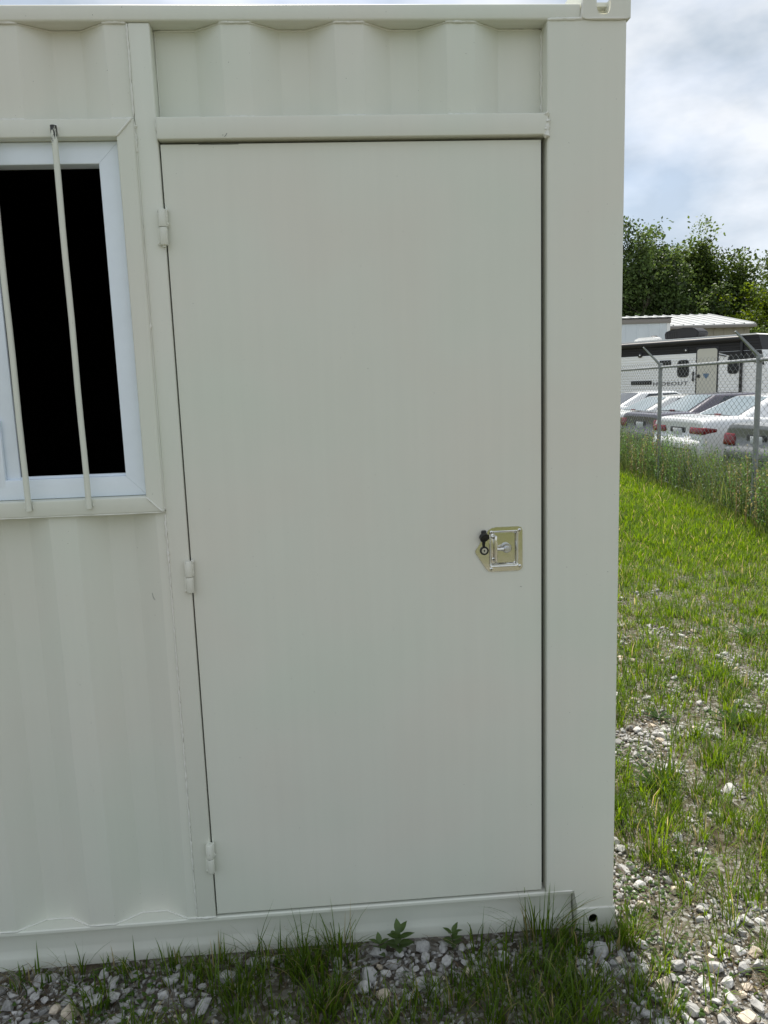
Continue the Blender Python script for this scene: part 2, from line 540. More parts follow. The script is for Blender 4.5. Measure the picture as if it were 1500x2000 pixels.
# rails and posts
cbox('top_rail', X0 + 0.12, 0.678, -0.006, 0.055, 2.5525, 2.591, bev=0.006, seg=3)
cbox('top_rail', X0 + 0.12, 0.678, DEEP - 0.055, DEEP + 0.006, 2.5525, 2.591, bev=0.006, seg=3)
cbox('top_rail', X1 - 0.061, X1 - 0.002, 0.13, DEEP - 0.13, 2.5525, 2.591, bev=0.006, seg=3)
cbox('top_rail', X0 + 0.002, X0 + 0.061, 0.13, DEEP - 0.13, 2.5525, 2.591, bev=0.006, seg=3)
def rail_profile(name, x0, x1, yf, sgn):
    """pressed sill: flat lip on top, recessed web, out-turned foot"""
    pr = [(0.062, 0.1295), (0.003, 0.1295), (0.0, 0.1265), (0.0, 0.119), (0.004, 0.116), (0.026, 0.112), (0.030, 0.107), (0.030, 0.052),
          (0.029, 0.046), (0.0225, 0.030), (0.0205, 0.026), (0.0205, -0.012), (0.062, -0.012)]
    bm = bmesh.new()
    poly = [(x0, yf + sgn * y, z) for y, z in pr]
    bm_prism(bm, poly, (x1 - x0, 0, 0))
    return put(from_bm(name, bm, M['paint'], None, 30))
rail_profile('bottom_rail', X0 + 0.12, 0.676, 0.0, 1)
rail_profile('bottom_rail', X0 + 0.12, 0.676, DEEP, -1)
cbox('bottom_rail', X1 - 0.06, X1 - 0.004, 0.13, DEEP - 0.13, -0.012, 0.128)
cbox('bottom_rail', X0 + 0.004, X0 + 0.06, 0.13, DEEP - 0.13, -0.012, 0.128)
def post(xa, xb, ya, yb, notch):
    """hollow corner post, its foot cut back over the sill"""
    bm = bmesh.new()
    f = -1 if ya < 1 else 1
    yo, yi = (ya, yb) if f < 0 else (yb, ya)
    xi, xo = (xa, xb) if notch > 0 else (xb, xa)
    lip = 0.0885
    poly = [(xi, yo, 2.553), (xi, yo, 0.132), (xi + notch * lip, yo, 0.132), (xi + notch * lip, yo, 0.071), (xo, yo, 0.071), (xo, yo, 2.553)]
    bm_prism(bm, poly, (0, (yi - yo), 0))
    es = [e for e in bm.edges if abs(e.verts[0].co.x - e.verts[1].co.x) < 1e-6 and abs(e.verts[0].co.y - e.verts[1].co.y) < 1e-6]
    bmesh.ops.bevel(bm, geom=es, offset=0.006, segments=3, affect='EDGES', profile=0.5)
    return put(from_bm('corner_post', bm, M['paint'], None, 30))
post(0.590, X1, -0.006, 0.163, 1)
post(0.64, X1, DEEP - 0.163, DEEP + 0.006, 1)
post(X0, X0 + 0.2, -0.006, 0.163, -1)
post(X0, X0 + 0.2, DEEP - 0.163, DEEP + 0.006, -1)

def casting(xa, xb, ya, yb, z0, z1, hc, hr, top_hole):
    """hollow corner fitting: front plate with an oval hole, open tray behind it"""
    bm = bmesh.new()
    th = 0.010
    yo = ya if ya < 1 else yb
    s = 1 if ya < 1 else -1
    n = 24
    def plate(y):
        hole, rim = [], []
        for k in range(n):
            a_ = 2 * math.pi * (k + 0.5) / n
            ca, sa = math.cos(a_), math.sin(a_)
            p = 4.0 if hr[1] > hr[0] * 1.2 else 2.0
            rr_ = (abs(ca) ** p + abs(sa) ** p) ** (-1 / p)
            hole.append(bm.verts.new((hc[0] + hr[0] * ca * (rr_ if p > 2 else 1), y, hc[1] + hr[1] * sa * (rr_ if p > 2 else 1))))
            # rim point on the rectangle along the same direction
            tx = ((xb if ca > 0 else xa) - hc[0]) / ca if abs(ca) > 1e-6 else 1e9
            tz = ((z1 if sa > 0 else z0) - hc[1]) / sa if abs(sa) > 1e-6 else 1e9
            tt = min(tx, tz)
            rim.append(Vector((hc[0] + tt * ca, y, hc[1] + tt * sa)))
        # snap nearest rim points to the corners
        for cx in (xa, xb):
            for cz in (z0, z1):
                best = min(rim, key=lambda q: (q.x - cx) ** 2 + (q.z - cz) ** 2)
                best.x, best.z = cx, cz
        rim = [bm.verts.new(q) for q in rim]
        for k in range(n):
            bm.faces.new((hole[k], hole[(k + 1) % n], rim[(k + 1) % n], rim[k]))
        return hole, rim
    h1, r1_ = plate(yo)
    h2, r2_ = plate(yo + s * th)
    for k in range(n):
        bm.faces.new((h1[k], h1[(k + 1) % n], h2[(k + 1) % n], h2[k]))
        bm.faces.new((r1_[k], r1_[(k + 1) % n], r2_[(k + 1) % n], r2_[k]))
    y2, y3 = sorted((yo + s * (th + 0.0005), (yb if s > 0 else ya)))
    bm_box(bm, xa, xa + th, y2, y3, z0, z1)
    bm_box(bm, xb - th, xb, y2, y3, z0, z1)
    bm_box(bm, xa + th, xb - th, (y3 - th) if s > 0 else y2, y3 if s > 0 else y2 + th, z0, z1)
    yi0, yi1 = (y2, y3 - th) if s > 0 else (y2 + th, y3)
    bm_box(bm, xa + th, xb - th, yi0, yi1, z0, z0 + th)
    if not top_hole:
        bm_box(bm, xa + th, xb - th, yi0, yi1, z1 - th, z1)
    else:
        bm_box(bm, xa + th, xb - th, yi0, yi0 + 0.02, z1 - th, z1)
        bm_box(bm, xa + th, xb - th, yi1 - 0.02, yi1, z1 - th, z1)
    return put(from_bm('corner_casting', bm, M['paint'], None, 30))
for ya, yb in ((-0.011, 0.165), (DEEP - 0.165, DEEP + 0.011)):
    casting(0.6795, 0.803, ya, yb, 2.5545, 2.655, (0.733, 2.6105), (0.0185, 0.0475), True)
    casting(0.6805, 0.799, ya, yb, -0.03, 0.070, (0.7315, 0.036), (0.0145, 0.017), False)
    casting(X0 - 0.006, X0 + 0.118, ya, yb, 2.5545, 2.655, (X0 + 0.056, 2.6105), (0.0185, 0.0475), True)
    casting(X0 - 0.003, X0 + 0.116, ya, yb, -0.03, 0.070, (X0 + 0.056, 0.036), (0.0145, 0.017), False)

cbox('door_jamb', -0.4525, -0.3985, -0.001, 0.06, 0.1315, 2.5515, bev=0.004, seg=3)
cbox('door_lintel', -0.3975, 0.5885, -0.013, 0.05, 2.279, 2.3315, bev=0.003, seg=3)

# window surround: four mitred tubes
def mitred(name, corners, wdt, y0, y1, mat, bev=0.005):
    """corners: outer rectangle x0,x1,z0,z1; one object per side"""
    xa, xb, za, zb = corners
    g = 0.0004
    sides = [[(xa, za), (xb, za), (xb - wdt, za + wdt), (xa + wdt, za + wdt)],
             [(xb, za), (xb, zb), (xb - wdt, zb - wdt), (xb - wdt, za + wdt)],
             [(xb, zb), (xa, zb), (xa + wdt, zb - wdt), (xb - wdt, zb - wdt)],
             [(xa, zb), (xa, za), (xa + wdt, za + wdt), (xa + wdt, zb - wdt)]]
    res = []
    for s_ in sides:
        cx = sum(p[0] for p in s_) / 4
        cz = sum(p[1] for p in s_) / 4
        bm = bmesh.new()
        bm_prism(bm, [(p[0] + (cx - p[0]) * 0.0008, y0, p[1] + (cz - p[1]) * 0.0008) for p in s_], (0, y1 - y0, 0))
        # round the two long front edges
        a_, b_ = s_[0], s_[1]
        vert = abs(a_[0] - b_[0]) < 1e-6
        es = []
        for e in bm.edges:
            p, q = e.verts[0].co, e.verts[1].co
            if abs(p.y - y0) < 1e-6 and abs(q.y - y0) < 1e-6 and (abs(p.x - q.x) < 2e-3 if vert else abs(p.z - q.z) < 2e-3):
                es.append(e)
        bmesh.ops.bevel(bm, geom=es, offset=bev, segments=3, affect='EDGES', profile=0.5)
        res.append(put(from_bm(name, bm, mat, None, 30)))
    return res
mitred('window_surround', (WL, WR, 1.3415, 2.3305), 0.0445, -0.012, 0.058, M['paint'])
mitred('window_frame', (WL + 0.046, WR - 0.046, 1.387, 2.285), 0.0535, 0.016, 0.060, M['pvc'], 0.003)
# sliding sash, half open: it covers the far half of the opening
SA = (-1.402, -0.832, 1.438, 2.228)
for nm, c4 in (('sash', (SA[1] - 0.05, SA[1], SA[2], SA[3])), ('sash', (SA[0], SA[0] + 0.05, SA[2], SA[3])), ('sash', (SA[0] + 0.05, SA[1] - 0.05, SA[2], SA[2] + 0.05)), ('sash', (SA[0] + 0.05, SA[1] - 0.05, SA[3] - 0.05, SA[3]))):
    cbox(nm, c4[0], c4[1], 0.030, 0.052, c4[2], c4[3], M['pvc'], 0.002)
cbox('window_pane', SA[0] + 0.048, SA[1] - 0.048, 0.039, 0.043, SA[2] + 0.048, SA[3] - 0.048, M['glass'], 0)
cbox('sash_seal', SA[1] + 0.001, SA[1] + 0.006, 0.036, 0.046, SA[2], SA[3], M['rubber'], 0)
cbox('sash_handle', SA[1] - 0.052, SA[1] - 0.034, 0.015, 0.0295, 1.42, 1.60, M['pvc'], 0.003)
cbox('sash_track', -1.398, -0.556, 0.034, 0.048, 1.4395, 1.4465, M['pvc'], 0.001)
for k in range(5):
    bx = -0.645 - 0.1555 * k
    bm = bmesh.new()
    o0 = Vector((bx, -0.0195, 1.361))
    pts, rad = [], []
    for q in range(13):
        z_ = q / 12 * 0.951
        pts.append((0.0006 * math.sin(q * 1.3 + k), 0.0, z_)); rad.append(0.0075)
    bm_tube(bm, pts, rad, 14)
    o = from_bm('window_bar', bm, M['paint_bar'], None, 40)
    o.location = o0 - BOXP
    o.parent = BOX

# weld beads -----------------------------------------------------------------
def bead(pts, r=0.0035, step=0.006, jit=0.5, seed=0, name='weld_bead', squash=1.0):
    rnd = random.Random(seed)
    P = []
    for a_, b_ in zip(pts, pts[1:]):
        a_, b_ = Vector(a_), Vector(b_)
        n = max(2, int((b_ - a_).length / step))
        for i in range(n):
            P.append(a_.lerp(b_, i / n))
    P.append(Vector(pts[-1]))
    Q = [p + Vector((rnd.uniform(-1, 1), rnd.uniform(-.5, .5), rnd.uniform(-1, 1))) * r * 0.45 * jit for p in P]
    rad = [r * (1 + jit * rnd.uniform(-0.55, 0.75)) for _ in P]
    rad[0] *= 0.4; rad[-1] *= 0.4
    bm = bmesh.new()
    bm_tube(bm, Q, rad, 6)
    return put(from_bm(name, bm, M['weld'], None, 60))
def crest_spans(u0, u1, phase, pitch=0.281, c=0.0715):
    k = math.floor((u0 - phase) / pitch)
    while phase + k * pitch < u1:
        a_ = max(u0, phase + k * pitch - 0.004); b_ = min(u1, phase + k * pitch + c + 0.004)
        if b_ > a_:
            yield a_, b_
        k += 1
for s_, (a_, b_) in enumerate(crest_spans(-0.39, 0.58, -0.2275)):
    bead([(a_, 0.001, 2.333), (b_, 0.001, 2.333)], 0.003, seed=s_)
    bead([(a_, 0.000, 2.5515), (b_, 0.000, 2.5515)], 0.0028, seed=s_ + 10)
for s_, (a_, b_) in enumerate(crest_spans(-1.10, -0.455, -0.2275)):
    bead([(a_, 0.001, 2.332), (b_, 0.001, 2.332)], 0.003, seed=s_ + 20)
    bead([(a_, 0.000, 2.5515), (b_, 0.000, 2.5515)], 0.0028, seed=s_ + 30)
def follow(u0, u1, phase, z, r, seed, depth=0.045, pitch=0.281, flat=None):
    pts = []
    c, s = 0.0715, 0.069
    k = math.floor((u0 - phase) / pitch) - 1
    while phase + k * pitch < u1 + pitch:
        a_ = phase + k * pitch
        pts += [(a_, 0), (a_ + c, 0), (a_ + c + s, depth), (a_ + 2 * c + s, depth)]
        k += 1
    if flat:
        pts = [(u0 - 0.1, depth)] + [p for p in pts if flat[0] < p[0] < flat[1]] + [(u1 + 0.1, depth)]
    q = []
    for (ua, da), (ub, db) in zip(pts, pts[1:]):
        lo, hi = max(ua, u0), min(ub, u1)
        if hi > lo:
            f0 = (lo - ua) / (ub - ua) if ub > ua else 0
            f1 = (hi - ua) / (ub - ua) if ub > ua else 1
            if not q:
                q.append((lo, 0.001 + da + (db - da) * f0, z))
            q.append((hi, 0.001 + da + (db - da) * f1, z))
    bead(q, r, 0.008, 0.35, seed)
follow(-1.30, -0.40, -0.198, 0.1315, 0.0028, 50)
follow(-0.39, 0.585, -0.2275, 2.5505, 0.0022, 51, flat=(-0.30, 0.49))
follow(-1.30, -0.46, -0.2275, 2.5505, 0.0018, 52)
bead([(-0.4535, 0.0, 0.14), (-0.4530, 0.0, 1.335)], 0.0022, seed=60, jit=0.8)
bead([(-0.4535, -0.001, 2.336), (-0.4530, -0.001, 2.548)], 0.0026, seed=61, jit=0.6)
for z0_, z1_, r_ in ((2.25, 2.325, 0.0036), (2.05, 2.085, 0.0032), (1.80, 1.835, 0.0034), (1.345, 1.365, 0.0034), (1.27, 1.32, 0.0028), (1.20, 1.235, 0.003)):
    bead([(-0.4535, -0.002, z0_), (-0.4535, -0.002, z1_)], r_, seed=int(z0_ * 100), jit=1.0)
bead([(-0.4529, -0.0005, 1.348), (-0.4529, -0.0005, 2.325)], 0.0022, 0.012, 0.25, 69)
bead([(-0.497, -0.0125, 2.288), (-0.4565, -0.0125, 2.3285)], 0.0030, seed=70, jit=0.3)
bead([(-0.497, -0.0125, 1.3840), (-0.4565, -0.0125, 1.3435)], 0.0030, seed=71, jit=0.3)
bead([(-0.3985, -0.003, 2.28), (-0.3985, -0.004, 2.332)], 0.0026, seed=72, jit=0.9)
bead([(0.5890, -0.008, 2.272), (0.5885, -0.009, 2.337)], 0.0060, 0.005, 0.9, 73)
bead([(0.584, -0.008, 2.272), (0.586, -0.009, 2.30)], 0.0042, 0.005, 0.9, 74)
bead([(0.5885, 0.045, 2.336), (0.5885, 0.045, 2.548)], 0.0028, seed=75, jit=0.7)
bead([(-0.3965, 0.046, 2.336), (-0.3965, 0.046, 2.548)], 0.0018, seed=76, jit=0.4)
bead([(0.590, -0.006, 2.553), (0.684, -0.006, 2.5545)], 0.0042, 0.008, 0.25, 77)
bead([(0.684, -0.0095, 2.5535), (0.797, -0.0095, 2.5535)], 0.0034, 0.02, 0.12, 78)
bead([(0.679, -0.008, 2.556), (0.679, -0.008, 2.592)], 0.0048, 0.006, 0.6, 79)
bead([(0.590, -0.004, 0.1315), (0.677, -0.004, 0.1315)], 0.0040, 0.012, 0.25, 80)
bead([(0.683, -0.0075, 0.0705), (0.794, -0.0075, 0.0705)], 0.0030, 0.02, 0.12, 81)
bead([(-0.452, 0.000, 0.1315), (-0.396, 0.000, 0.1315)], 0.0034, 0.006, 0.6, 82)
bead([(-0.95, -0.010, 1.342), (-0.455, -0.010, 1.3415)], 0.0016, 0.02, 0.5, 83)
for k in range(5):
    bx = -0.645 - 0.1555 * k
    bead([(bx - 0.010, -0.0125, 1.363), (bx - 0.009, -0.0125, 1.374)], 0.0035, 0.004, 0.7, 90 + k)
    bead([(bx + 0.010, -0.0125, 1.363), (bx + 0.009, -0.0125, 1.374)], 0.0035, 0.004, 0.7, 95 + k)
    bead([(bx - 0.009, -0.0125, 2.292), (bx - 0.007, -0.0125, 2.314), (bx + 0.007, -0.0125, 2.314), (bx + 0.009, -0.0125, 2.292)], 0.003, 0.005, 0.4, 100 + k)

# door: a folded steel leaf, slightly dished ----------------------------------
def build_door():
    xa, xb, za, zb = -0.3945, 0.5765, 0.1365, 2.2715
    hole = (0.4325, 0.5060, 1.150, 1.241)            # cut-out behind the latch tray
    GX = sorted([xa + (xb - xa) * i / 28 for i in range(29)] + [hole[0], hole[1]])
    GZ = sorted([za + (zb - za) * i / 50 for i in range(51)] + [hole[2], hole[3]])
    nx, nz = len(GX) - 1, len(GZ) - 1
    bm = bmesh.new()
    grid = []
    for i in range(nx + 1):
        col = []
        for j in range(nz + 1):
            u, v = i / nx, j / nz
            x = GX[i]
            z = GZ[j]
            u, v = (x - xa) / (xb - xa), (z - za) / (zb - za)
            e = min(u * (xb - xa), (1 - u) * (xb - xa), v * (zb - za), (1 - v) * (zb - za))
            f = smooth01(0.0, 0.22, e)
            y = 0.004 + 0.0036 * float(f) * (mnoise.noise(Vector((x * 1.6, z * 1.3, 3.3))) + 0.5 * mnoise.noise(Vector((x * 4.1, z * 3.0, 8.3))))
            if e < 1e-6:
                y += 0.0016
            col.append(bm.verts.new((x, y, z)))
        grid.append(col)
    for i in range(nx):
        for j in range(nz):
            if hole[0] - 1e-6 <= GX[i] and GX[i + 1] <= hole[1] + 1e-6 and hole[2] - 1e-6 <= GZ[j] and GZ[j + 1] <= hole[3] + 1e-6:
                continue
            bm.faces.new((grid[i][j], grid[i + 1][j], grid[i + 1][j + 1], grid[i][j + 1]))
    edge = [grid[i][0] for i in range(nx + 1)] + [grid[nx][j] for j in range(1, nz + 1)] + [grid[i][nz] for i in range(nx - 1, -1, -1)] + [grid[0][j] for j in range(nz - 1, 0, -1)]
    back = [bm.verts.new((v.co.x, 0.044, v.co.z)) for v in edge]
    n = len(edge)
    for k in range(n):
        bm.faces.new((edge[k], back[k], back[(k + 1) % n], edge[(k + 1) % n]))
    bm.faces.new(back[::-1])
    o = put(from_bm('door', bm, M['paint'], None, 40))
    return o
DOOR = build_door()
# the door's stops: a dark rebate behind the leaf
cbox('door_stop', 0.5785, 0.5895, 0.042, 0.060, 0.135, 2.278, M['rubber'], 0)
cbox('door_stop', -0.3985, 0.5895, 0.046, 0.061, 2.24, 2.279, M['rubber'], 0)
cbox('door_stop', -0.3975, -0.3955, 0.020, 0.060, 0.135, 2.278, M['rubber'], 0)
cbox('door_stop', -0.3985, 0.5775, 0.046, 0.061, 0.135, 0.17, M['rubber'], 0)

def hinge(zt, zb, seed):
    zm = zt - (zt - zb) * 0.5
    xc = -0.4005
    rnd = random.Random(seed)
    bm = bmesh.new()
    bm_tube(bm, [(0.0, 0, zm + 0.0008 - zb), (0, 0, zm + 0.003 - zb), (0.0, 0, zt - 0.002 - zb), (0, 0, zt - zb)], [0.0098, 0.0106, 0.0106, 0.0092], 18)
    bm_box(bm, 0.003, 0.013, 0.000, 0.012, zm + 0.001 - zb, zt - 0.001 - zb, 0.002, 2)
    o = from_bm('hinge', bm, M['paint_hinge'], None, 45)
    o.parent = BOX
    o.location = Vector((xc, -0.0095, zb)) - BOXP
    bm = bmesh.new()
    bm_tube(bm, [(0.001, 0, 0), (0.001, 0, 0.002), (0.001, 0, zm - 0.003 - zb), (0.001, 0, zm - 0.0008 - zb)], [0.0092, 0.0104, 0.0104, 0.0098], 18)
    bm_box(bm, -0.014, -0.003, 0.002, 0.012, 0.001, zm - 0.001 - zb, 0.002, 2)
    k = from_bm('knuckle', bm, M['paint_hinge'], o, 45)
    bm = bmesh.new()
    bm_tube(bm, [(0, 0, -0.006), (0, 0, -0.0045), (0, 0, 0.0002)], [0.0022, 0.0045, 0.0045], 10)
    from_bm('hinge_pin', bm, M['paint_hinge'], o, 45)
    for q in range(3):
        sx = 1 if q < 2 else -1
        zz = (zt - zb) * (0.99, 0.62, 0.06)[q]
        bm = bmesh.new()
        pts = [(sx * 0.0115 + rnd.uniform(-.002, .002), 0.004, zz + dz) for dz in (-0.006, -0.002, 0.002, 0.005)]
        bm_tube(bm, pts, [0.001, 0.0035 * rnd.uniform(.8, 1.3), 0.0030 * rnd.uniform(.8, 1.3), 0.001], 7)
        from_bm('weld_bead', bm, M['paint_hinge'], o, 60)
hinge(2.114, 2.027, 1)
hinge(1.204, 1.117, 2)
hinge(0.370, 0.280, 3)

# folding T-handle latch -------------------------------------------------------
def build_latch():
    yd = 0.003
    # outline of the face plate, z relative to the lock
    out = [(0.3885, 1.193), (0.4265, 1.2500), (0.436, 1.2555), (0.447, 1.2575), (0.510, 1.2575), (0.5185, 1.254), (0.522, 1.2455),
           (0.522, 1.143), (0.5185, 1.1345), (0.510, 1.131), (0.434, 1.131), (0.425, 1.1335), (0.418, 1.140), (0.3895, 1.186), (0.3878, 1.1895)]
    bx0, bx1, bz0, bz1 = 0.4290, 0.5095, 1.1465, 1.2445
    bm = bmesh.new()
    # plate with the opening bridged: fan strips between outline and the opening ring
    inner = []
    rc = 0.008
    for cx, cz, a0 in ((bx1 - rc, bz1 - rc, 0), (bx0 + rc, bz1 - rc, 90), (bx0 + rc, bz0 + rc, 180), (bx1 - rc, bz0 + rc, 270)):
        for k in range(5):
            a_ = R(a0 + 90 * k / 4)
            inner.append((cx + rc * math.cos(a_), cz + rc * math.sin(a_)))
    c = ((bx0 + bx1) / 2, (bz0 + bz1) / 2)
    ang = lambda p: math.atan2(p[1] - c[1], p[0] - c[0])
    n = 72
    def hit(poly, a_):
        d = Vector((math.cos(a_), math.sin(a_)))
        best = 0
        for p, q in zip(poly, poly[1:] + poly[:1]):
            p = Vector(p) - Vector(c); q = Vector(q) - Vector(c)
            e = q - p
            den = d.x * e.y - d.y * e.x
            if abs(den) < 1e-12: continue
            t_ = (p.x * e.y - p.y * e.x) / den
            s_ = (p.x * d.y - p.y * d.x) / den
            if t_ > 0 and -1e-6 <= s_ <= 1 + 1e-6:
                best = max(best, t_)
        return c[0] + d.x * best, c[1] + d.y * best
    A = sorted(set([round(ang(p), 5) for p in out + inner] + [round(-math.pi + 2 * math.pi * k / n, 5) for k in range(n)]))
    O = [hit(out, a_) for a_ in A]
    I = [hit(inner, a_) for a_ in A]
    def shrink(P, k):
        return [(c[0] + (p[0] - c[0]) * k, c[1] + (p[1] - c[1]) * k) for p in P]
    rings = [(O, yd), (shrink(O, 0.998), yd - 0.0016), (shrink(I, 1.05), yd - 0.0018), (shrink(I, 1.02), yd - 0.0035), (shrink(I, 0.985), yd - 0.0028), (shrink(I, 0.93), yd + 0.010), (shrink(I, 0.88), yd + 0.0125)]
    V = [[bm.verts.new((p[0], y, p[1])) for p in P_] for P_, y in rings]
    m_ = len(A)
    for a_, b_ in zip(V, V[1:]):
        for k in range(m_):
            bm.faces.new((a_[k], a_[(k + 1) % m_], b_[(k + 1) % m_], b_[k]))
    bm.faces.new(V[-1])
    plate = from_bm('latch_plate', bm, M['chrome'], None, 40)
    put(plate)
    def sub(o):
        o.parent = plate
        return o
    # T handle: flat bar standing in the tray and its stem to the hub
    bm = bmesh.new()
    bm_box(bm, 0.4415, 0.4495, yd - 0.012, yd + 0.006, 1.158, 1.234, 0.003, 3)
    bm_box(bm, 0.4325, 0.4425, yd + 0.003, yd + 0.009, 1.153, 1.240, 0.003, 3)
    sub(from_bm('handle_bar', bm, M['chrome'], None, 40))
    bm = bmesh.new()
    bm_tube(bm, [(0.449, yd - 0.002, 1.1945), (0.458, yd - 0.003, 1.1945), (0.468, yd - 0.004, 1.1950)], [0.0045, 0.0040, 0.0062], 12)
    sub(from_bm('handle_stem', bm, M['chrome'], None, 40))
    bm = bmesh.new()
    bm_tube(bm, [(0.4785, yd + 0.012, 1.1955), (0.4785, yd + 0.002, 1.1955), (0.4785, yd - 0.001, 1.1955)], [0.0135, 0.0135, 0.0115], 24)
    sub(from_bm('hub_washer', bm, M['zinc'], None, 40))
    bm = bmesh.new()
    bm_tube(bm, [(0.477, yd + 0.002, 1.1945), (0.477, yd - 0.006, 1.1945), (0.477, yd - 0.0075, 1.1945)], [0.0088, 0.0088, 0.0072], 6)
    sub(from_bm('hub_nut', bm, M['zinc'], None, 30))
    bm = bmesh.new()
    bm_tube(bm, [(0.4785, yd - 0.006, 1.1945), (0.4785, yd - 0.0105, 1.1945)], [0.0048, 0.0040], 14)
    sub(from_bm('hub_bolt', bm, M['zinc'], None, 40))
    # lock: black bezel, steel plug, keyhole
    bm = bmesh.new()
    ring = [(0.0125, 0.0), (0.0125, -0.004), (0.0115, -0.0062), (0.0092, -0.0062), (0.0085, -0.004), (0.0085, 0.0)]
    lc = (0.4135, 1.1925)
    vv = []
    for rr_, yy in ring:
        vv.append([bm.verts.new((lc[0] + rr_ * math.cos(2 * math.pi * k / 28), yd + yy, lc[1] + rr_ * math.sin(2 * math.pi * k / 28))) for k in range(28)])
    for a_, b_ in zip(vv, vv[1:]):
        for k in range(28):
            bm.faces.new((a_[k], a_[(k + 1) % 28], b_[(k + 1) % 28], b_[k]))
    sub(from_bm('lock_bezel', bm, M['rubber'], None, 40))
    bm = bmesh.new()
    bm_tube(bm, [(lc[0], yd, lc[1]), (lc[0], yd - 0.0042, lc[1]), (lc[0], yd - 0.005, lc[1])], [0.0084, 0.0084, 0.0076], 24)
    sub(from_bm('lock_plug', bm, M['zinc'], None, 40))
    bm = bmesh.new()
    bm_box(bm, lc[0] - 0.0008, lc[0] + 0.0008, yd - 0.0054, yd - 0.0049, lc[1] - 0.0035, lc[1] + 0.0030)
    bm_box(bm, lc[0] - 0.0022, lc[0] + 0.0022, yd - 0.0055, yd - 0.00485, lc[1] - 0.0008, lc[1] + 0.0014)
    sub(from_bm('keyhole', bm, M['black_slot'], None))
    # weather cap, flipped up on its strap
    bm = bmesh.new()
    bm_tube(bm, [(0.4125, yd - 0.004, 1.203), (0.4120, yd - 0.007, 1.211), (0.4125, yd - 0.010, 1.222)], [0.0036, 0.0034, 0.0040], 8)
    sub(from_bm('cap_strap', bm, M['rubber'], None, 50))
    bm = bmesh.new()
    cc = Vector((0.4125, yd - 0.010, 1.2315))
    ax = Vector((0.25, -0.72, -0.42)).normalized()
    bm_tube(bm, [cc - ax * 0.007, cc - ax * 0.006, cc + ax * 0.004, cc + ax * 0.0045, cc + ax * 0.001], [0.009, 0.0128, 0.0138, 0.0118, 0.0112], 26)
    bm_box(bm, 0.405, 0.419, yd - 0.009, yd - 0.002, 1.2385, 1.2510, 0.003, 2)
    sub(from_bm('lock_cap', bm, M['rubber'], None, 40))
    for sx, sz in ((0.5135, 1.2470), (0.5140, 1.1440), (0.4330, 1.1390), (0.4340, 1.2435), (0.4392, 1.2290), (0.4395, 1.1660)):
        bm = bmesh.new()
        yy = yd - 0.0016 if sx != 0.4392 and sx != 0.4395 else yd + 0.003
        bm_tube(bm, [(sx, yy, sz), (sx, yy - 0.0012, sz), (sx, yy - 0.0026, sz), (sx, yy - 0.0026, sz), (sx, yy - 0.0012, sz)], [0.0050, 0.0048, 0.0030, 0.0016, 0.0012], 16)
        sub(from_bm('rivet', bm, M['chrome'], None, 50))
build_latch()
M['scratch'] = simple('bare_scratch', (0.10, 0.10, 0.09), 0.6)
for q in (((-0.232, -0.0132, 2.283), (-0.228, -0.0134, 2.287), (-0.225, -0.0132, 2.2915)), ((-0.237, -0.0132, 2.2865), (-0.2345, -0.0132, 2.2875)),
          ((-0.505, 0.0015, 1.118), (-0.503, 0.0013, 1.105), (-0.4985, 0.0015, 1.098)), ((0.515, 0.0018, 1.085), (0.519, 0.0018, 1.083)),
          ((-0.30, 0.0055, 2.2705), (-0.25, 0.0052, 2.2700), (-0.20, 0.0055, 2.2706))):
    bm = bmesh.new()
    bm_tube(bm, q, 0.0006, 5)
    put(from_bm('paint_scratch', bm, M['scratch']))
# end of container

# ------------------------------------------------------------------ gravel
def hull_stone(rnd, n=22):
    bm = bmesh.new()
    ax = Vector((rnd.uniform(0.8, 1.25), rnd.uniform(0.65, 0.95), rnd.uniform(0.45, 0.75)))
    for _ in range(n):
        v = Vector((rnd.gauss(0, 1), rnd.gauss(0, 1), rnd.gauss(0, 1))).normalized()
        p = 3.0
        k = (abs(v.x) ** p + abs(v.y) ** p + abs(v.z) ** p) ** (-1 / p)
        v = v * k * rnd.uniform(0.8, 1.0)
        bm.verts.new((v.x * ax.x * 0.5, v.y * ax.y * 0.5, v.z * ax.z * 0.5))
    bmesh.ops.convex_hull(bm, input=bm.verts[:])
    for v in [v for v in bm.verts if not v.link_faces]:
        bm.verts.remove(v)
    bmesh.ops.triangulate(bm, faces=bm.faces[:])
    bm.verts.index_update()
    V = np.array([v.co[:] for v in bm.verts]); T = np.array([[v.index for v in f.verts] for f in bm.faces])
    bm.free()
    return V, T
_rs = random.Random(3)
NVAR = 36
STONES = [hull_stone(_rs, 24 if i < 24 else 11) for i in range(NVAR)]
def stone_tint(k):
    r = random.Random(k * 7 + 1)
    v = r.uniform(0.40, 0.62)
    c = np.array((v, v * 0.985, v * 0.95))
    if r.random() < 0.10:
        c = c * np.array((1.05, 0.92, 0.76))
    if r.random() < 0.10:
        c = c * 0.68
    return c
STINT = [stone_tint(k) for k in range(NVAR)]

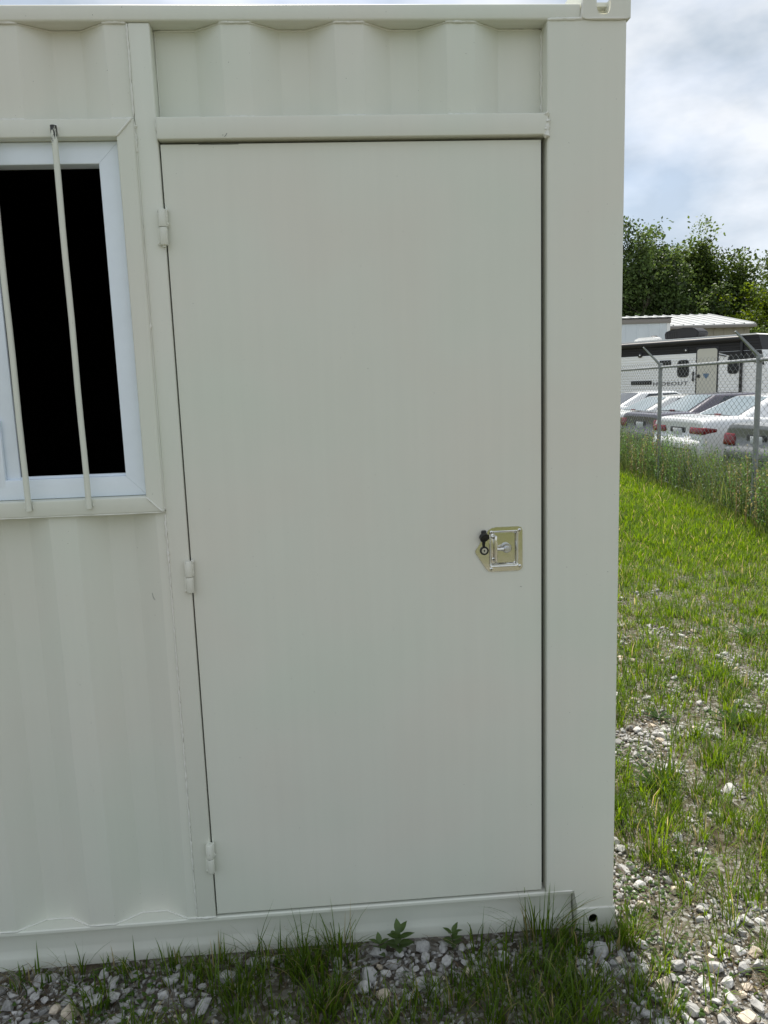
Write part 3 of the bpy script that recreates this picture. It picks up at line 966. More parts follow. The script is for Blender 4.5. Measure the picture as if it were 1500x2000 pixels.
def scatter_stones():
    """dart-throwing by a hash grid; returns x, y, z, size, variant"""
    rng = np.random.default_rng(21)
    recs = []
    cell = 0.05
    grid = {}
    def throw(n, xr, yr, smin, smax, spacing, lift, thr):
        xs = rng.uniform(*xr, n); ys = rng.uniform(*yr, n)
        g = green(xs, ys)
        sz = smin + (smax - smin) * rng.random(n) ** 1.9
        keep = rng.random(n) < np.clip((thr - g) / 0.28, 0.0, 1)
        inside = (xs > X0 - 0.02) & (xs < 0.815) & (ys > 0.02) & (ys < DEEP)
        near_wall = (ys > -0.026) & (xs < 0.83) & (ys < 0.03)
        keep &= ~inside & ~near_wall
        for x, y, s in zip(xs[keep], ys[keep], sz[keep]):
            cx, cy = int(math.floor(x / cell)), int(math.floor(y / cell))
            ok = True
            for ax_ in range(cx - 1, cx + 2):
                for ay in range(cy - 1, cy + 2):
                    for (qx, qy, qs) in grid.get((ax_, ay), ()):
                        if (qx - x) ** 2 + (qy - y) ** 2 < (spacing * 0.5 * (s + qs)) ** 2:
                            ok = False
                            break
                    if not ok: break
                if not ok: break
            if ok:
                grid.setdefault((cx, cy), []).append((x, y, s))
                recs.append((x, y, float(lift), s))
    throw(9000, (-1.5, 0.83), (-0.75, -0.02), 0.018, 0.056, 0.82, 0.28, 0.56)
    throw(9000, (-1.5, 0.83), (-0.75, -0.02), 0.008, 0.022, 0.78, 0.22, 0.72)
    throw(80000, (0.8, 4.6), (-0.9, 4.0), 0.016, 0.054, 0.82, 0.28, 0.62)
    throw(90000, (0.8, 4.2), (-0.9, 4.0), 0.009, 0.022, 0.80, 0.25, 0.74)
    throw(40000, (0.8, 5.2), (4.0, 9.0), 0.022, 0.055, 0.95, 0.35, 0.62)
    a_ = np.array(recs)
    return a_
SREC = scatter_stones()
def place_stones():
    rng = np.random.default_rng(4)
    n = len(SREC)
    zz = gz(SREC[:, 0], SREC[:, 1]) + SREC[:, 3] * (SREC[:, 2] - 0.20 + 0.18 * rng.random(n))
    P = np.stack([SREC[:, 0], SREC[:, 1], zz], 1)
    size = SREC[:, 3] * rng.uniform(0.92, 1.2, n)
    var = np.where(size > 0.026, rng.integers(0, 24, n), rng.integers(24, NVAR, n))
    rz = rng.uniform(0, 2 * math.pi, n); rx = rng.normal(0, 0.35, n); ry = rng.normal(0, 0.35, n)
    pj = project(P)
    vis = (pj[:, 0] > -20) & (pj[:, 0] < 1520) & (pj[:, 1] > 0) & (pj[:, 1] < 2030) & (pj[:, 2] > 0)
    vis &= ~((P[:, 1] > 0) & (pj[:, 0] < 1195))
    score = np.where(vis, size / np.maximum(pj[:, 2], 0.1), 0)
    order = np.argsort(-score)
    top = set(order[:300].tolist())
    meshes = {}
    from mathutils import Euler
    verts, tris, tint = [], [], []
    off = 0
    for i in range(n):
        V, T = STONES[var[i]]
        e = Euler((rx[i], ry[i], rz[i]))
        if i in top:
            k = int(var[i])
            if k not in meshes:
                me = bpy.data.meshes.new('stone')
                me.from_pydata((V * 1.0).tolist(), [], T.tolist())
                ca = me.color_attributes.new('tint', 'FLOAT_COLOR', 'POINT')
                ca.data.foreach_set('color', np.tile(np.append(STINT[k], 1).astype(np.float32), len(V)))
                me.materials.append(M['stone'])
                meshes[k] = me
            o = bpy.data.objects.new('stone', meshes[k])
            COL.objects.link(o)
            o.location = P[i]
            o.rotation_euler = e
            o.scale = (size[i],) * 3
            o.parent = GROUND
        else:
            m3 = np.array(e.to_matrix())
            verts.append((V * size[i]) @ m3.T + P[i])
            tris.append(T + off)
            f = 0.9 + 0.2 * rng.random()
            tint.append(np.tile(STINT[var[i]] * f, (len(V), 1)))
            off += len(V)
    o = mesh_np('gravel', np.concatenate(verts), np.concatenate(tris), M['stone'], np.concatenate(tint), GROUND)
    props(o, kind='stuff')
place_stones()

# ------------------------------------------------------------------ grass
def blades(base, h, wd, az, lean, col, seg=3, tipcol=None, droop=0.5):
    """curved tapering blades; every argument is an array over blades"""
    n = len(base)
    dx, dy = np.cos(az), np.sin(az)
    wx, wy = -dy, dx
    V = np.zeros((n, 2 * seg + 1, 3), np.float32)
    C = np.zeros((n, 2 * seg + 1, 3), np.float32)
    for k in range(seg + 1):
        t_ = k / seg
        out = h * lean * t_ ** 1.8
        up = h * (t_ - droop * lean * t_ ** 2.6 * 0.5)
        cx = base[:, 0] + dx * out; cy = base[:, 1] + dy * out; cz = base[:, 2] + up
        wk = wd * (1 - t_ ** 1.6) * 0.5 * (0.75 + 0.5 * min(1, t_ * 3))
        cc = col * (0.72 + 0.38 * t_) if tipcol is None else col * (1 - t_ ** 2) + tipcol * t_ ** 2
        if k < seg:
            V[:, 2 * k] = np.stack([cx - wx * wk, cy - wy * wk, cz], 1)
            V[:, 2 * k + 1] = np.stack([cx + wx * wk, cy + wy * wk, cz + wk * 0.25], 1)
            C[:, 2 * k] = cc; C[:, 2 * k + 1] = cc
        else:
            V[:, 2 * k] = np.stack([cx, cy, cz], 1)
            C[:, 2 * k] = cc
    t1 = []
    for k in range(seg - 1):
        a_ = 2 * k
        t1 += [(a_, a_ + 1, a_ + 3), (a_, a_ + 3, a_ + 2)]
    a_ = 2 * (seg - 1)
    t1.append((a_, a_ + 1, a_ + 2))
    T = (np.array(t1)[None] + (np.arange(n) * (2 * seg + 1))[:, None, None]).reshape(-1, 3)
    return V.reshape(-1, 3), T, C.reshape(-1, 3)
def join(parts):
    V, T, C = [], [], []
    off = 0
    for v, t_, c in parts:
        V.append(v); T.append(t_ + off); C.append(c)
        off += len(v)
    return np.concatenate(V), np.concatenate(T), np.concatenate(C)
def grass_cols(n, rng, lush=0.5):
    a_ = np.array((0.045, 0.095, 0.010)); b_ = np.array((0.120, 0.185, 0.018)); d_ = np.array((0.30, 0.26, 0.12))
    k = np.clip(rng.normal(lush, 0.28, n), 0, 1)[:, None]
    c = a_ * (1 - k) + b_ * k
    dry = rng.random(n) < 0.08
    c[dry] = d_ * rng.uniform(0.6, 1.1, (dry.sum(), 1))
    return c * rng.uniform(0.95, 1.45, (n, 1))
def in_box(x, y):
    return (x > X0 - 0.02) & (x < 0.815) & (y > -0.002) & (y < DEEP + 0.02)
def build_lawn():
    rng = np.random.default_rng(31)
    parts = []
    # turf thrown in clumps so that it grows in tufts with bare stone between
    def clumps(nc, xr, yr, per, spread, hh, ww, seg, lush, thr=0.38, lean=(0.25, 0.75)):
        cx = rng.uniform(*xr, nc); cy = rng.uniform(*yr, nc)
        g = green(cx, cy)
        keep = rng.random(nc) < np.clip((g - thr) / 0.35, 0.02, 1)
        keep &= ~in_box(cx, cy) & (fence_d(cx, cy) < 0.3)
        cx, cy, g = cx[keep], cy[keep], g[keep]
        ch = rng.lognormal(0, 0.38, len(cx)) * (0.65 + 0.5 * g)
        cl = np.clip(rng.normal(lush, 0.18, len(cx)), 0, 1)
        k = rng.poisson(per, len(cx)) + 2
        idx = np.repeat(np.arange(len(cx)), k)
        n = len(idx)
        a0 = rng.uniform(0, 2 * math.pi, n); r0 = spread * np.sqrt(rng.random(n))
        x = cx[idx] + r0 * np.cos(a0); y = cy[idx] + r0 * np.sin(a0)
        ok = ~in_box(x, y)
        x, y, idx, a0 = x[ok], y[ok], idx[ok], a0[ok]
        n = len(x)
        h = hh * ch[idx] * rng.uniform(0.45, 1.25, n)
        az = a0 + rng.normal(0, 0.7, n)
        base = np.stack([x, y, gz(x, y) - 0.004], 1)
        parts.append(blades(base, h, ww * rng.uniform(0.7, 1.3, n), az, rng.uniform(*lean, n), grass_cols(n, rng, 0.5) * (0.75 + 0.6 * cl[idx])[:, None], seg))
    clumps(900, (-1.6, 0.85), (-0.75, -0.005), 11, 0.035, 0.066, 0.0040, 4, 0.25, 0.30)
    clumps(1500, (0.8, 3.0), (-0.9, 1.6), 15, 0.040, 0.082, 0.0036, 3, 0.6, 0.30)
    clumps(3100, (0.8, 4.6), (1.6, 4.5), 12, 0.05, 0.062, 0.0046, 3, 0.68, 0.28)
    clumps(9500, (0.8, 5.4), (4.5, 9.5), 9, 0.07, 0.060, 0.0078, 2, 0.78, 0.2)
    clumps(6500, (0.8, 6.0), (9.5, 17.0), 8, 0.10, 0.062, 0.012, 2, 0.78, 0.1)
    clumps(1300, (3.0, 4.7), (-2.0, 1.6), 12, 0.05, 0.075, 0.0048, 2, 0.65, 0.2)
    # low creeping ground cover and short stubble
    n = 26000
    x = rng.uniform(-1.6, 4.2, n); y = rng.uniform(-0.8, 4.2, n)
    ok = ~in_box(x, y) & (rng.random(n) < 0.25 + 0.7 * green(x, y)) & ((x > 0.75) | (y < 0))
    x, y = x[ok], y[ok]; n = len(x)
    parts.append(blades(np.stack([x, y, gz(x, y) - 0.003], 1), rng.uniform(0.012, 0.04, n), rng.uniform(0.003, 0.007, n), rng.uniform(0, 6.28, n), rng.uniform(0.5, 1.4, n), grass_cols(n, rng, 0.45), 2))
    # creeping clover: small rounded leaflets held flat just above the soil
    nc = 900
    cx = rng.uniform(-1.5, 3.8, nc); cy = rng.uniform(-0.8, 4.0, nc)
    ok = ~in_box(cx, cy) & ((cx > 0.8) | (cy < 0)) & (fbm(cx + 11, cy + 3, 1.1, 3) > 0.52)
    cx, cy = cx[ok], cy[ok]
    idx = np.repeat(np.arange(len(cx)), 16)
    n = len(idx)
    x = cx[idx] + rng.normal(0, 0.045, n); y = cy[idx] + rng.normal(0, 0.045, n)
    ok = ~in_box(x, y) & ~((x < 0.82) & (y > -0.02) & (y < 0.1))
    x, y = x[ok], y[ok]; n = len(x)
    col = np.array((0.055, 0.105, 0.020)) * rng.uniform(0.8, 1.5, (n, 1))
    parts.append(blades(np.stack([x, y, gz(x, y) + rng.uniform(0.006, 0.022, n)], 1), rng.uniform(0.008, 0.014, n), rng.uniform(0.010, 0.016, n), rng.uniform(0, 6.28, n), rng.uniform(1.3, 2.0, n), col, 3, droop=0.9))
    V, T, C = join(parts)
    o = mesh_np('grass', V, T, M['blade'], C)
    props(o, 'short patchy grass growing between the gravel beside the container', 'grass', kind='stuff')
    # dry thatch lying on the soil
    n = 30000
    x = rng.uniform(-1.6, 3.6, n); y = rng.uniform(-0.8, 3.6, n)
    ok = ~in_box(x, y) & ((x > 0.75) | (y < 0)) & (rng.random(n) < 0.35 + 0.5 * (fbm(x, y, 4.0, 2) > 0.5))
    x, y = x[ok], y[ok]; n = len(x)
    col = np.array((0.16, 0.115, 0.065)) * rng.uniform(0.35, 1.5, (n, 1))
    v = blades(np.stack([x, y, gz(x, y) + rng.uniform(0.001, 0.012, n)], 1), rng.uniform(0.02, 0.06, n), rng.uniform(0.0014, 0.003, n), rng.uniform(0, 6.28, n), rng.uniform(1.6, 2.2, n), col, 2, droop=1.0)
    o = mesh_np('dry_thatch', v[0], v[1], M['blade'], v[2])
    props(o, 'dead brown grass stalks lying flat on the soil', 'dry grass', kind='stuff')
build_lawn()

# single grass tufts along the foot of the wall ----------------------------------
def tuft(x, y, n, h, spread, label, group, seed, lean=(0.15, 0.9), wd=0.0042):
    rng = np.random.default_rng(seed)
    a0 = rng.uniform(0, 2 * math.pi, n); r0 = spread * np.sqrt(rng.random(n))
    bx = r0 * np.cos(a0); by = r0 * np.sin(a0)
    by = np.minimum(by, -0.003 - y)
    hh = h * rng.uniform(0.4, 1.15, n)
    az = a0 + rng.normal(0, 0.5, n)
    ln = rng.uniform(*lean, n)
    toward = np.sin(az) > 0.1
    az = np.where(toward & (rng.random(n) < 0.75), -az, az)
    ln = np.where(np.sin(az) > 0.05, np.minimum(ln, 0.06), ln)
    col = grass_cols(n, rng, 0.35)
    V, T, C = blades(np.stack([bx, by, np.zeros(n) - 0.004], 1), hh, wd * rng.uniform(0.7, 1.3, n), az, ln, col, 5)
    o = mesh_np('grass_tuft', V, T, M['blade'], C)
    o.location = (x, y, float(gz(x, y)))
    props(o, label, 'grass tuft', group)
GT = 'grass tufts along the foot of the container'
def foot(px_x, dy=0.03):
    return px_x
TUFTS = [(-0.92, -0.05, 26, 0.11, 0.05), (-0.80, -0.04, 22, 0.13, 0.04), (-0.63, -0.05, 24, 0.12, 0.045), (-0.52, -0.06, 34, 0.11, 0.05), (-0.40, -0.05, 36, 0.12, 0.05),
         (-0.24, -0.045, 44, 0.15, 0.06), (-0.13, -0.05, 50, 0.14, 0.06), (-0.03, -0.05, 40, 0.16, 0.05), (0.36, -0.06, 28, 0.13, 0.05),
         (0.66, -0.06, 36, 0.12, 0.05), (0.76, -0.06, 40, 0.12, 0.05), (-0.72, -0.15, 40, 0.13, 0.05), (-0.33, -0.17, 34, 0.12, 0.06), (-0.09, -0.16, 44, 0.14, 0.07), (0.27, -0.22, 46, 0.13, 0.07), (0.42, -0.17, 44, 0.13, 0.06), (0.62, -0.15, 40, 0.12, 0.06)]
TUFT_LABELS = ['thin grass tuft at the sill below the edge of the sliding sash', 'grass tuft at the sill below the window bar beside the sash',
               'grass tuft at the sill below the window bar farther from the sash', 'grass tuft at the sill below the white window upright next to the door',
               'grass tuft at the sill right below the lowest hinge', 'grass tuft under the door, first from the hinges along the sill',
               'grass tuft under the door, second from the hinges along the sill', 'tall bladed grass tuft under the door, third from the hinges along the sill',
               'sparse grass tuft between the slim seedling and the tallest tuft', 'grass tuft where the sill ends beside the bottom corner casting',
               'grass tuft growing in front of the round hole of the bottom casting', 'grass tuft out on the gravel in front of the window',
               'grass tuft on the ground a step out from the lowest hinge', 'wide grass tuft on the ground a step out from the door, beside the seedling gravel',
               'grass tuft on the outer rim of the gravel bed with the seedlings', 'grass tuft on the ground a step out from the tallest tuft, seedling side',
               'grass tuft on the ground a step out from the tallest tuft, casting side']
for i, (x, y, n, h, sp) in enumerate(TUFTS):
    tuft(x, y, int(n * 1.2), h * 1.05, sp, TUFT_LABELS[i], GT, 200 + i)
tuft(0.555, -0.045, 70, 0.20, 0.065, 'tallest grass tuft, in front of the sill where the door meets the corner post', None, 300)
# broad-leaved seedlings in the gravel
def oval_leaf(bm, root, d, L, Wd, fold=0.25, up=Vector((0, 0, 1))):
    d = d.normalized()
    s = d.cross(up)
    s = s.normalized() if s.length > 1e-3 else Vector((1, 0, 0))
    nrm = s.cross(d)
    mid, le, ri = [], [], []
    for k in range(6):
        t_ = k / 5
        wk = Wd * 0.5 * math.sin(math.pi * min(1, t_ ** 0.8 * 0.97 + 0.03))
        c = root + d * L * t_ - nrm * L * 0.25 * t_ * t_
        mid.append(bm.verts.new(c - nrm * wk * fold))
        le.append(bm.verts.new(c + s * wk)); ri.append(bm.verts.new(c - s * wk))
    for k in range(5):
        bm.faces.new((mid[k], le[k], le[k + 1], mid[k + 1]))
        bm.faces.new((ri[k], mid[k], mid[k + 1], ri[k + 1]))
def leafy_mat(name, c):
    m, t, b = new_mat(name)
    n = noise_node(t, 60, 3, 0.5, objco(t))
    r = ramp(t, n.outputs['Fac'], [(0.3, tuple(v * 0.75 for v in c)), (0.7, tuple(v * 1.2 for v in c))])
    t.links.new(r.outputs[0], b.inputs['Base Color'])
    b.inputs['Roughness'].default_value = 0.45
    tr = N(t, 'ShaderNodeBsdfTranslucent')
    tr.inputs['Color'].default_value = (c[0] * 1.6, c[1] * 1.5, c[2], 1)
    ms = N(t, 'ShaderNodeMixShader')
    ms.inputs[0].default_value = 0.35
    t.links.new(b.outputs[0], ms.inputs[1]); t.links.new(tr.outputs[0], ms.inputs[2])
    t.links.new(ms.outputs[0], t.nodes['Material Output'].inputs['Surface'])
    return m
M['seedling'] = leafy_mat('seedling_leaf', (0.075, 0.125, 0.028))
M['plantain'] = leafy_mat('plantain_leaf', (0.05, 0.095, 0.024))
M['plantain'].node_tree.nodes['Principled BSDF'].inputs['Roughness'].default_value = 0.75
M['plantain'].node_tree.nodes['Principled BSDF'].inputs['Specular IOR Level'].default_value = 0.15
def seedling(x, y, h, tiers, leaf, label, seed):
    rnd = random.Random(seed)
    t = empty('seedling', (x, y, float(gz(x, y))), label, 'weed', 'broad-leaved seedlings in the gravel')
    tube('stem', [(0, 0, -0.01), (0.002, -0.001, h * 0.5), (0.0, 0.0, h)], [0.0022, 0.0018, 0.0012], M['seedling'], t, 6)
    for q in range(tiers):
        zq = h * (0.35 + 0.65 * q / max(1, tiers - 1))
        for s_ in range(4 if q == tiers - 1 else 3):
            a_ = rnd.uniform(0, 1) + s_ * 6.283 / (4 if q == tiers - 1 else 3) + q
            bm = bmesh.new()
            el = 0.9 if q == tiers - 1 else 0.45
            oval_leaf(bm, Vector((0, 0, zq)), Vector((math.cos(a_), math.sin(a_) * 0.8, el)), leaf * rnd.uniform(0.8, 1.1), leaf * 0.5)
            from_bm('leaf', bm, M['seedling'], t, 60)
seedling(0.135, -0.045, 0.070, 4, 0.045, 'largest broad-leaved seedling standing in gravel below the door', 1)
seedling(0.078, -0.050, 0.045, 2, 0.036, 'small seedling with upright leaves right beside the largest seedling', 2)
seedling(0.295, -0.040, 0.055, 3, 0.034, 'slim pale seedling between the largest seedling and the tallest grass tuft', 3)
def rosette(x, y, n, L, label, seed):
    rnd = random.Random(seed)
    t = empty('plantain', (x, y, float(gz(x, y))), label, 'weed', 'plantain rosettes in the gravel strip')
    for k in range(n):
        a_ = k * 2.4 + rnd.uniform(-.3, .3)
        bm = bmesh.new()
        oval_leaf(bm, Vector((0, 0, 0.002)), Vector((math.cos(a_), math.sin(a_), rnd.uniform(0.35, 1.3))), L * rnd.uniform(0.5, 1.1), L * 0.13)
        from_bm('leaf', bm, M['plantain'], t, 60)
for i, (x, y, n, L) in enumerate(((1.27, 0.80, 20, 0.14), (1.86, 1.30, 17, 0.15), (1.55, 1.42, 12, 0.11), (2.6, 2.5, 14, 0.16))):
    rosette(x, y, n, L, ('dark plantain rosette nearest the container corner post on the gravel strip', 'large plantain rosette with long leaves on the gravel strip', 'small plantain rosette beside a larger one on the gravel strip', 'plantain rosette in the grass toward the fence')[i], 40 + i)

# ------------------------------------------------------------------ chain-link fence
def fence():
    t = empty('chain_link_fence', (FENCE_B[0], FENCE_B[1], 0), 'galvanised chain-link fence with angled post arms beside the car lot', 'fence')
    t.rotation_euler = (0, 0, math.atan2(FDIR[1], FDIR[0]))      # local x runs along the fence, away from the viewer; local y points to the container side
    step = float(np.linalg.norm(FENCE_A - FENCE_B))
    H = 1.84
    xa, xb = -2 * step, 5 * step
    for k in range(-2, 6):
        px = k * step
        bm = bmesh.new()
        lean = 0.02 if k == 0 else 0.0
        bm_tube(bm, [(px, 0.0, -0.35), (px, 0, 0.6), (px, 0, H - 0.02)], 0.030, 14)
        p = from_bm('fence_post', bm, M['galv'], t, 40)
        bm = bmesh.new()
        bm_tube(bm, [(px, 0.0, H - 0.06), (px, 0.0, H + 0.025), (px, 0, H + 0.03)], [0.036, 0.036, 0.030], 14)
        from_bm('post_cap', bm, M['galv'], p, 40)
        bm = bmesh.new()
        # folded steel arm, tapered, three wire slots
        a0, a1 = Vector((px, 0.0, H + 0.0)), Vector((px, 0.275, H + 0.29))
        d = (a1 - a0).normalized(); s = Vector((1, 0, 0)); u = d.cross(s)
        A_ = [bm.verts.new(a0 + s * sx * 0.030 + u * su * 0.014) for sx, su in ((-1, -1), (1, -1), (1, 1), (-1, 1))]
        B_ = [bm.verts.new(a1 + s * sx * 0.015 + u * su * 0.009) for sx, su in ((-1, -1), (1, -1), (1, 1), (-1, 1))]
        for q in range(4):
            bm.faces.new((A_[q], A_[(q + 1) % 4], B_[(q + 1) % 4], B_[q]))
        bm.faces.new(A_[::-1]); bm.faces.new(B_)
        from_bm('arm', bm, M['galv'], p)
        for zz in (0.25, 0.7, 1.15, 1.6):
            bm = bmesh.new()
            bm_tube(bm, [(px, 0, zz), (px, 0, zz + 0.012)], 0.0335, 12)
            from_bm('wire_tie', bm, M['wire'], p, 40)
    tube('top_rail', [(xa, 0.0, H - 0.03), ((xa + xb) / 2, 0.0, H - 0.032), (xb, 0.0, H - 0.03)], 0.021, M['galv'], t, 12)
    # woven mesh: every wire zigzags from top to bottom and hooks its neighbours
    pitch = 0.076
    xs = np.arange(xa, xb, pitch)
    nz = 46
    zv = np.linspace(0.03, H + 0.055, nz)
    r = 0.0024
    V, T = [], []
    off = 0
    tri = np.array([(0, 1, 4), (0, 4, 3), (1, 2, 5), (1, 5, 4), (2, 0, 3), (2, 3, 5)])
    Tb = (tri[None] + (np.arange(nz - 1) * 3)[:, None, None]).reshape(-1, 3)
    rng = np.random.default_rng(2)
    for i, x in enumerate(xs):
        zig = ((np.arange(nz) + i) % 2) * 2 - 1
        cx = x + zig * (pitch * 0.5 + 0.001)
        cy = 0.034 + zig * 0.003 + 0.008 * np.sin(x * 1.7)
        c = np.stack([cx, np.full(nz, 0.0) + cy, zv], 1)
        ring = np.array([(0, r), (-r * 0.87, -r * 0.5), (r * 0.87, -r * 0.5)])
        v = np.zeros((nz, 3, 3))
        for k in range(3):
            v[:, k] = c + np.array((ring[k, 0], ring[k, 1], 0))
        V.append(v.reshape(-1, 3)); T.append(Tb + off); off += nz * 3
    o = mesh_np('wire_mesh', np.concatenate(V), np.concatenate(T), M['wire'], None, t)
    props(o, kind='stuff')
    tube('tension_wire', [(xa, 0.036, 0.05), (xb, 0.036, 0.05)], 0.0025, M['wire'], t, 5)
fence()

# tall weeds along the fence --------------------------------------------------------
def weeds():
    rng = np.random.default_rng(77)
    parts = []
    L0, L1 = -7.4, 14.0
    def along(n, d0, d1):
        s = rng.uniform(L0, L1, n); d = rng.uniform(d0, d1, n)
        x = FENCE_B[0] + FDIR[0] * s + FNRM[0] * d
        y = FENCE_B[1] + FDIR[1] * s + FNRM[1] * d
        return x, y, s, d
    # long grass
    n = 28000
    x, y, s, d = along(n, -0.42, 1.0)
    dens = fbm(x, y, 1.3, 3)
    ok = (rng.random(n) < 0.25 + 1.1 * (dens - 0.25))
    x, y, d, dens = x[ok], y[ok], d[ok], dens[ok]; n = len(x)
    side = np.clip((d + 0.42) / 0.35, 0.35, 1)
    h = rng.uniform(0.20, 0.62, n) * side * (0.6 + 0.8 * dens)
    c = np.array((0.075, 0.112, 0.032)) * rng.uniform(0.6, 1.4, (n, 1)) + np.array((0.06, 0.04, 0.02)) * (rng.random((n, 1)) < 0.3)
    parts.append(blades(np.stack([x, y, gz(x, y) - 0.01], 1), h, rng.uniform(0.004, 0.009, n), rng.uniform(0, 6.28, n), rng.uniform(0.05, 0.55, n), c, 4))
    # stalks with small leaves and seed heads
    n = 6100
    x, y, s, d = along(n, -0.30, 1.1)
    dens = fbm(x + 5, y + 2, 0.9, 3)
    ok = rng.random(n) < 0.2 + 1.3 * (dens - 0.3)
    x, y, dens = x[ok], y[ok], dens[ok]; n = len(x)
    h = rng.uniform(0.40, 0.88, n) * (0.65 + 0.6 * dens)
    base = np.stack([x, y, gz(x, y) - 0.01], 1)
    az = rng.uniform(0, 6.28, n); ln = rng.uniform(0.0, 0.25, n)
    brown = rng.random(n) < 0.22
    c = np.where(brown[:, None], np.array((0.15, 0.115, 0.06)), np.array((0.07, 0.110, 0.036))) * rng.uniform(0.7, 1.3, (n, 1))
    parts.append(blades(base, h, np.full(n, 0.007), az, ln, c, 3))
    k = 16
    idx = np.repeat(np.arange(n), k)
    tt = np.tile(np.linspace(0.25, 0.98, k), n) + rng.uniform(-0.02, 0.02, n * k)
    out = h[idx] * ln[idx] * tt ** 1.8
    lb = base[idx] + np.stack([np.cos(az[idx]) * out, np.sin(az[idx]) * out, h[idx] * tt], 1)
    lc = c[idx] * rng.uniform(0.9, 1.7, (n * k, 1)) * np.array((0.95, 1.15, 0.9))
    parts.append(blades(lb, rng.uniform(0.025, 0.06, n * k) * (1.25 - 0.6 * tt), rng.uniform(0.009, 0.019, n * k), rng.uniform(0, 6.28, n * k), rng.uniform(0.6, 1.4, n * k), lc, 2))
    V, T, C = join(parts)
    o = mesh_np('tall_weeds', V, T, M['blade'], C)
    props(o, 'tall uncut weeds and seeding grass along the chain-link fence', 'weeds', kind='stuff')
weeds()

# ------------------------------------------------------------------ parked cars
def carpaint(name, c, rough=0.22, metal=0.0):
    m, t, b = new_mat(name)
    n = noise_node(t, 3.0, 4, 0.6, objco(t))
    r = ramp(t, n.outputs['Fac'], [(0.3, tuple(v * 0.93 for v in c)), (0.7, c)])
    t.links.new(r.outputs[0], b.inputs['Base Color'])
    b.inputs['Roughness'].default_value = rough
    b.inputs['Metallic'].default_value = metal
    b.inputs['Coat Weight'].default_value = 0.6
    b.inputs['Coat Roughness'].default_value = 0.06
    return m
M['white_paint'] = carpaint('white_car_paint', (0.78, 0.79, 0.79))
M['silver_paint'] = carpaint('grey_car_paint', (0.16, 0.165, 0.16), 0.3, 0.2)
M['plum_paint'] = carpaint('dark_plum_car_paint', (0.075, 0.065, 0.085))
M['offwhite_paint'] = carpaint('pearl_white_car_paint', (0.70, 0.71, 0.69))
M['car_glass'] = simple('car_glass', (0.30, 0.36, 0.37), 0.04, 0.55, spec=0.8)
M['tint_glass'] = simple('tinted_glass', (0.025, 0.03, 0.035), 0.04, 0.0, spec=0.8)
M['tail_red'] = simple('tail_light_red', (0.16, 0.006, 0.008), 0.12, var=0.4, vscale=30)
M['tyre'] = simple('tyre_rubber', (0.016, 0.016, 0.016), 0.8)
M['rim'] = simple('alloy_rim', (0.5, 0.5, 0.5), 0.3, 0.8)
M['trim_black'] = simple('black_trim', (0.015, 0.015, 0.016), 0.45)
M['plate_white'] = simple('number_plate', (0.6, 0.62, 0.64), 0.4)

def car_body_mesh():
    st = [(0.00, .40, .60, .74, .66), (0.03, .32, .66, .83, .76), (0.075, .28, .70, .865, .80), (0.09, .27, .96, .875, .77), (0.105, .26, 1.03, .88, .75), (0.20, .25, 1.055, .89, .755), (0.55, .22, 1.065, .90, .77),
          (0.95, .21, 1.06, .905, .79), (1.6, .20, 1.02, .91, .82), (2.6, .20, 1.00, .91, .82), (3.4, .20, .985, .905, .80), (3.8, .21, .95, .895, .77), (4.25, .22, .885, .88, .73),
          (4.6, .25, .79, .85, .68), (4.75, .28, .66, .80, .62), (4.82, .34, .56, .70, .5)]
    bm = bmesh.new()
    rings = []
    for x, zb, zt, w_, wt in st:
        mid = zb + (zt - zb) * 0.5
        half = [(0.0, zb), (w_ * .6, zb), (w_ * .93, zb + .02), (w_, zb + (zt - zb) * .22), (w_ * 1.0, mid), (w_ * .985, zt - (zt - zb) * .2), (w_ * .5 + wt * .5, zt - (zt - zb) * .055), (wt, zt), (wt * .55, zt + .012), (0, zt + .016)]
        ring = [(x, y, z) for y, z in half] + [(x, -y, z) for y, z in half[-2:0:-1]]
        rings.append([bm.verts.new(p) for p in ring])
    n = len(rings[0])
    for A_, B_ in zip(rings, rings[1:]):
        for k in range(n):
            bm.faces.new((A_[k], A_[(k + 1) % n], B_[(k + 1) % n], B_[k]))
    bm.faces.new(rings[0][::-1]); bm.faces.new(rings[-1])
    bmesh.ops.recalc_face_normals(bm, faces=bm.faces[:])
    bmesh.ops.subdivide_edges(bm, edges=bm.edges[:], cuts=1, use_grid_fill=True, smooth=0.6)
    me = bpy.data.meshes.new('body')
    bm.to_mesh(me); bm.free()
    # wheel arches cut out of the flanks
    o = bpy.data.objects.new('tmp', me); COL.objects.link(o)
    cb = bmesh.new()
    for x in (1.02, 3.83):
        for s in (-1, 1):
            bm_tube(cb, [(x, s * 0.66, 0.31), (x, s * 1.1, 0.31)], 0.375, 28)
    bmesh.ops.recalc_face_normals(cb, faces=cb.faces[:])
    cme = bpy.data.meshes.new('cut'); cb.to_mesh(cme); cb.free()
    c = bpy.data.objects.new('cut', cme); COL.objects.link(c)
    md = o.modifiers.new('b', 'BOOLEAN'); md.object = c; md.operation = 'DIFFERENCE'; md.solver = 'EXACT'
    dg = bpy.context.evaluated_depsgraph_get()
    res = bpy.data.meshes.new_from_object(o.evaluated_get(dg))
    bpy.data.objects.remove(o); bpy.data.objects.remove(c)
    res.materials.clear()
    res.polygons.foreach_set('use_smooth', [True] * len(res.polygons))
    res.set_sharp_from_angle(angle=R(38))
    return res
CAR_BODY = car_body_mesh()
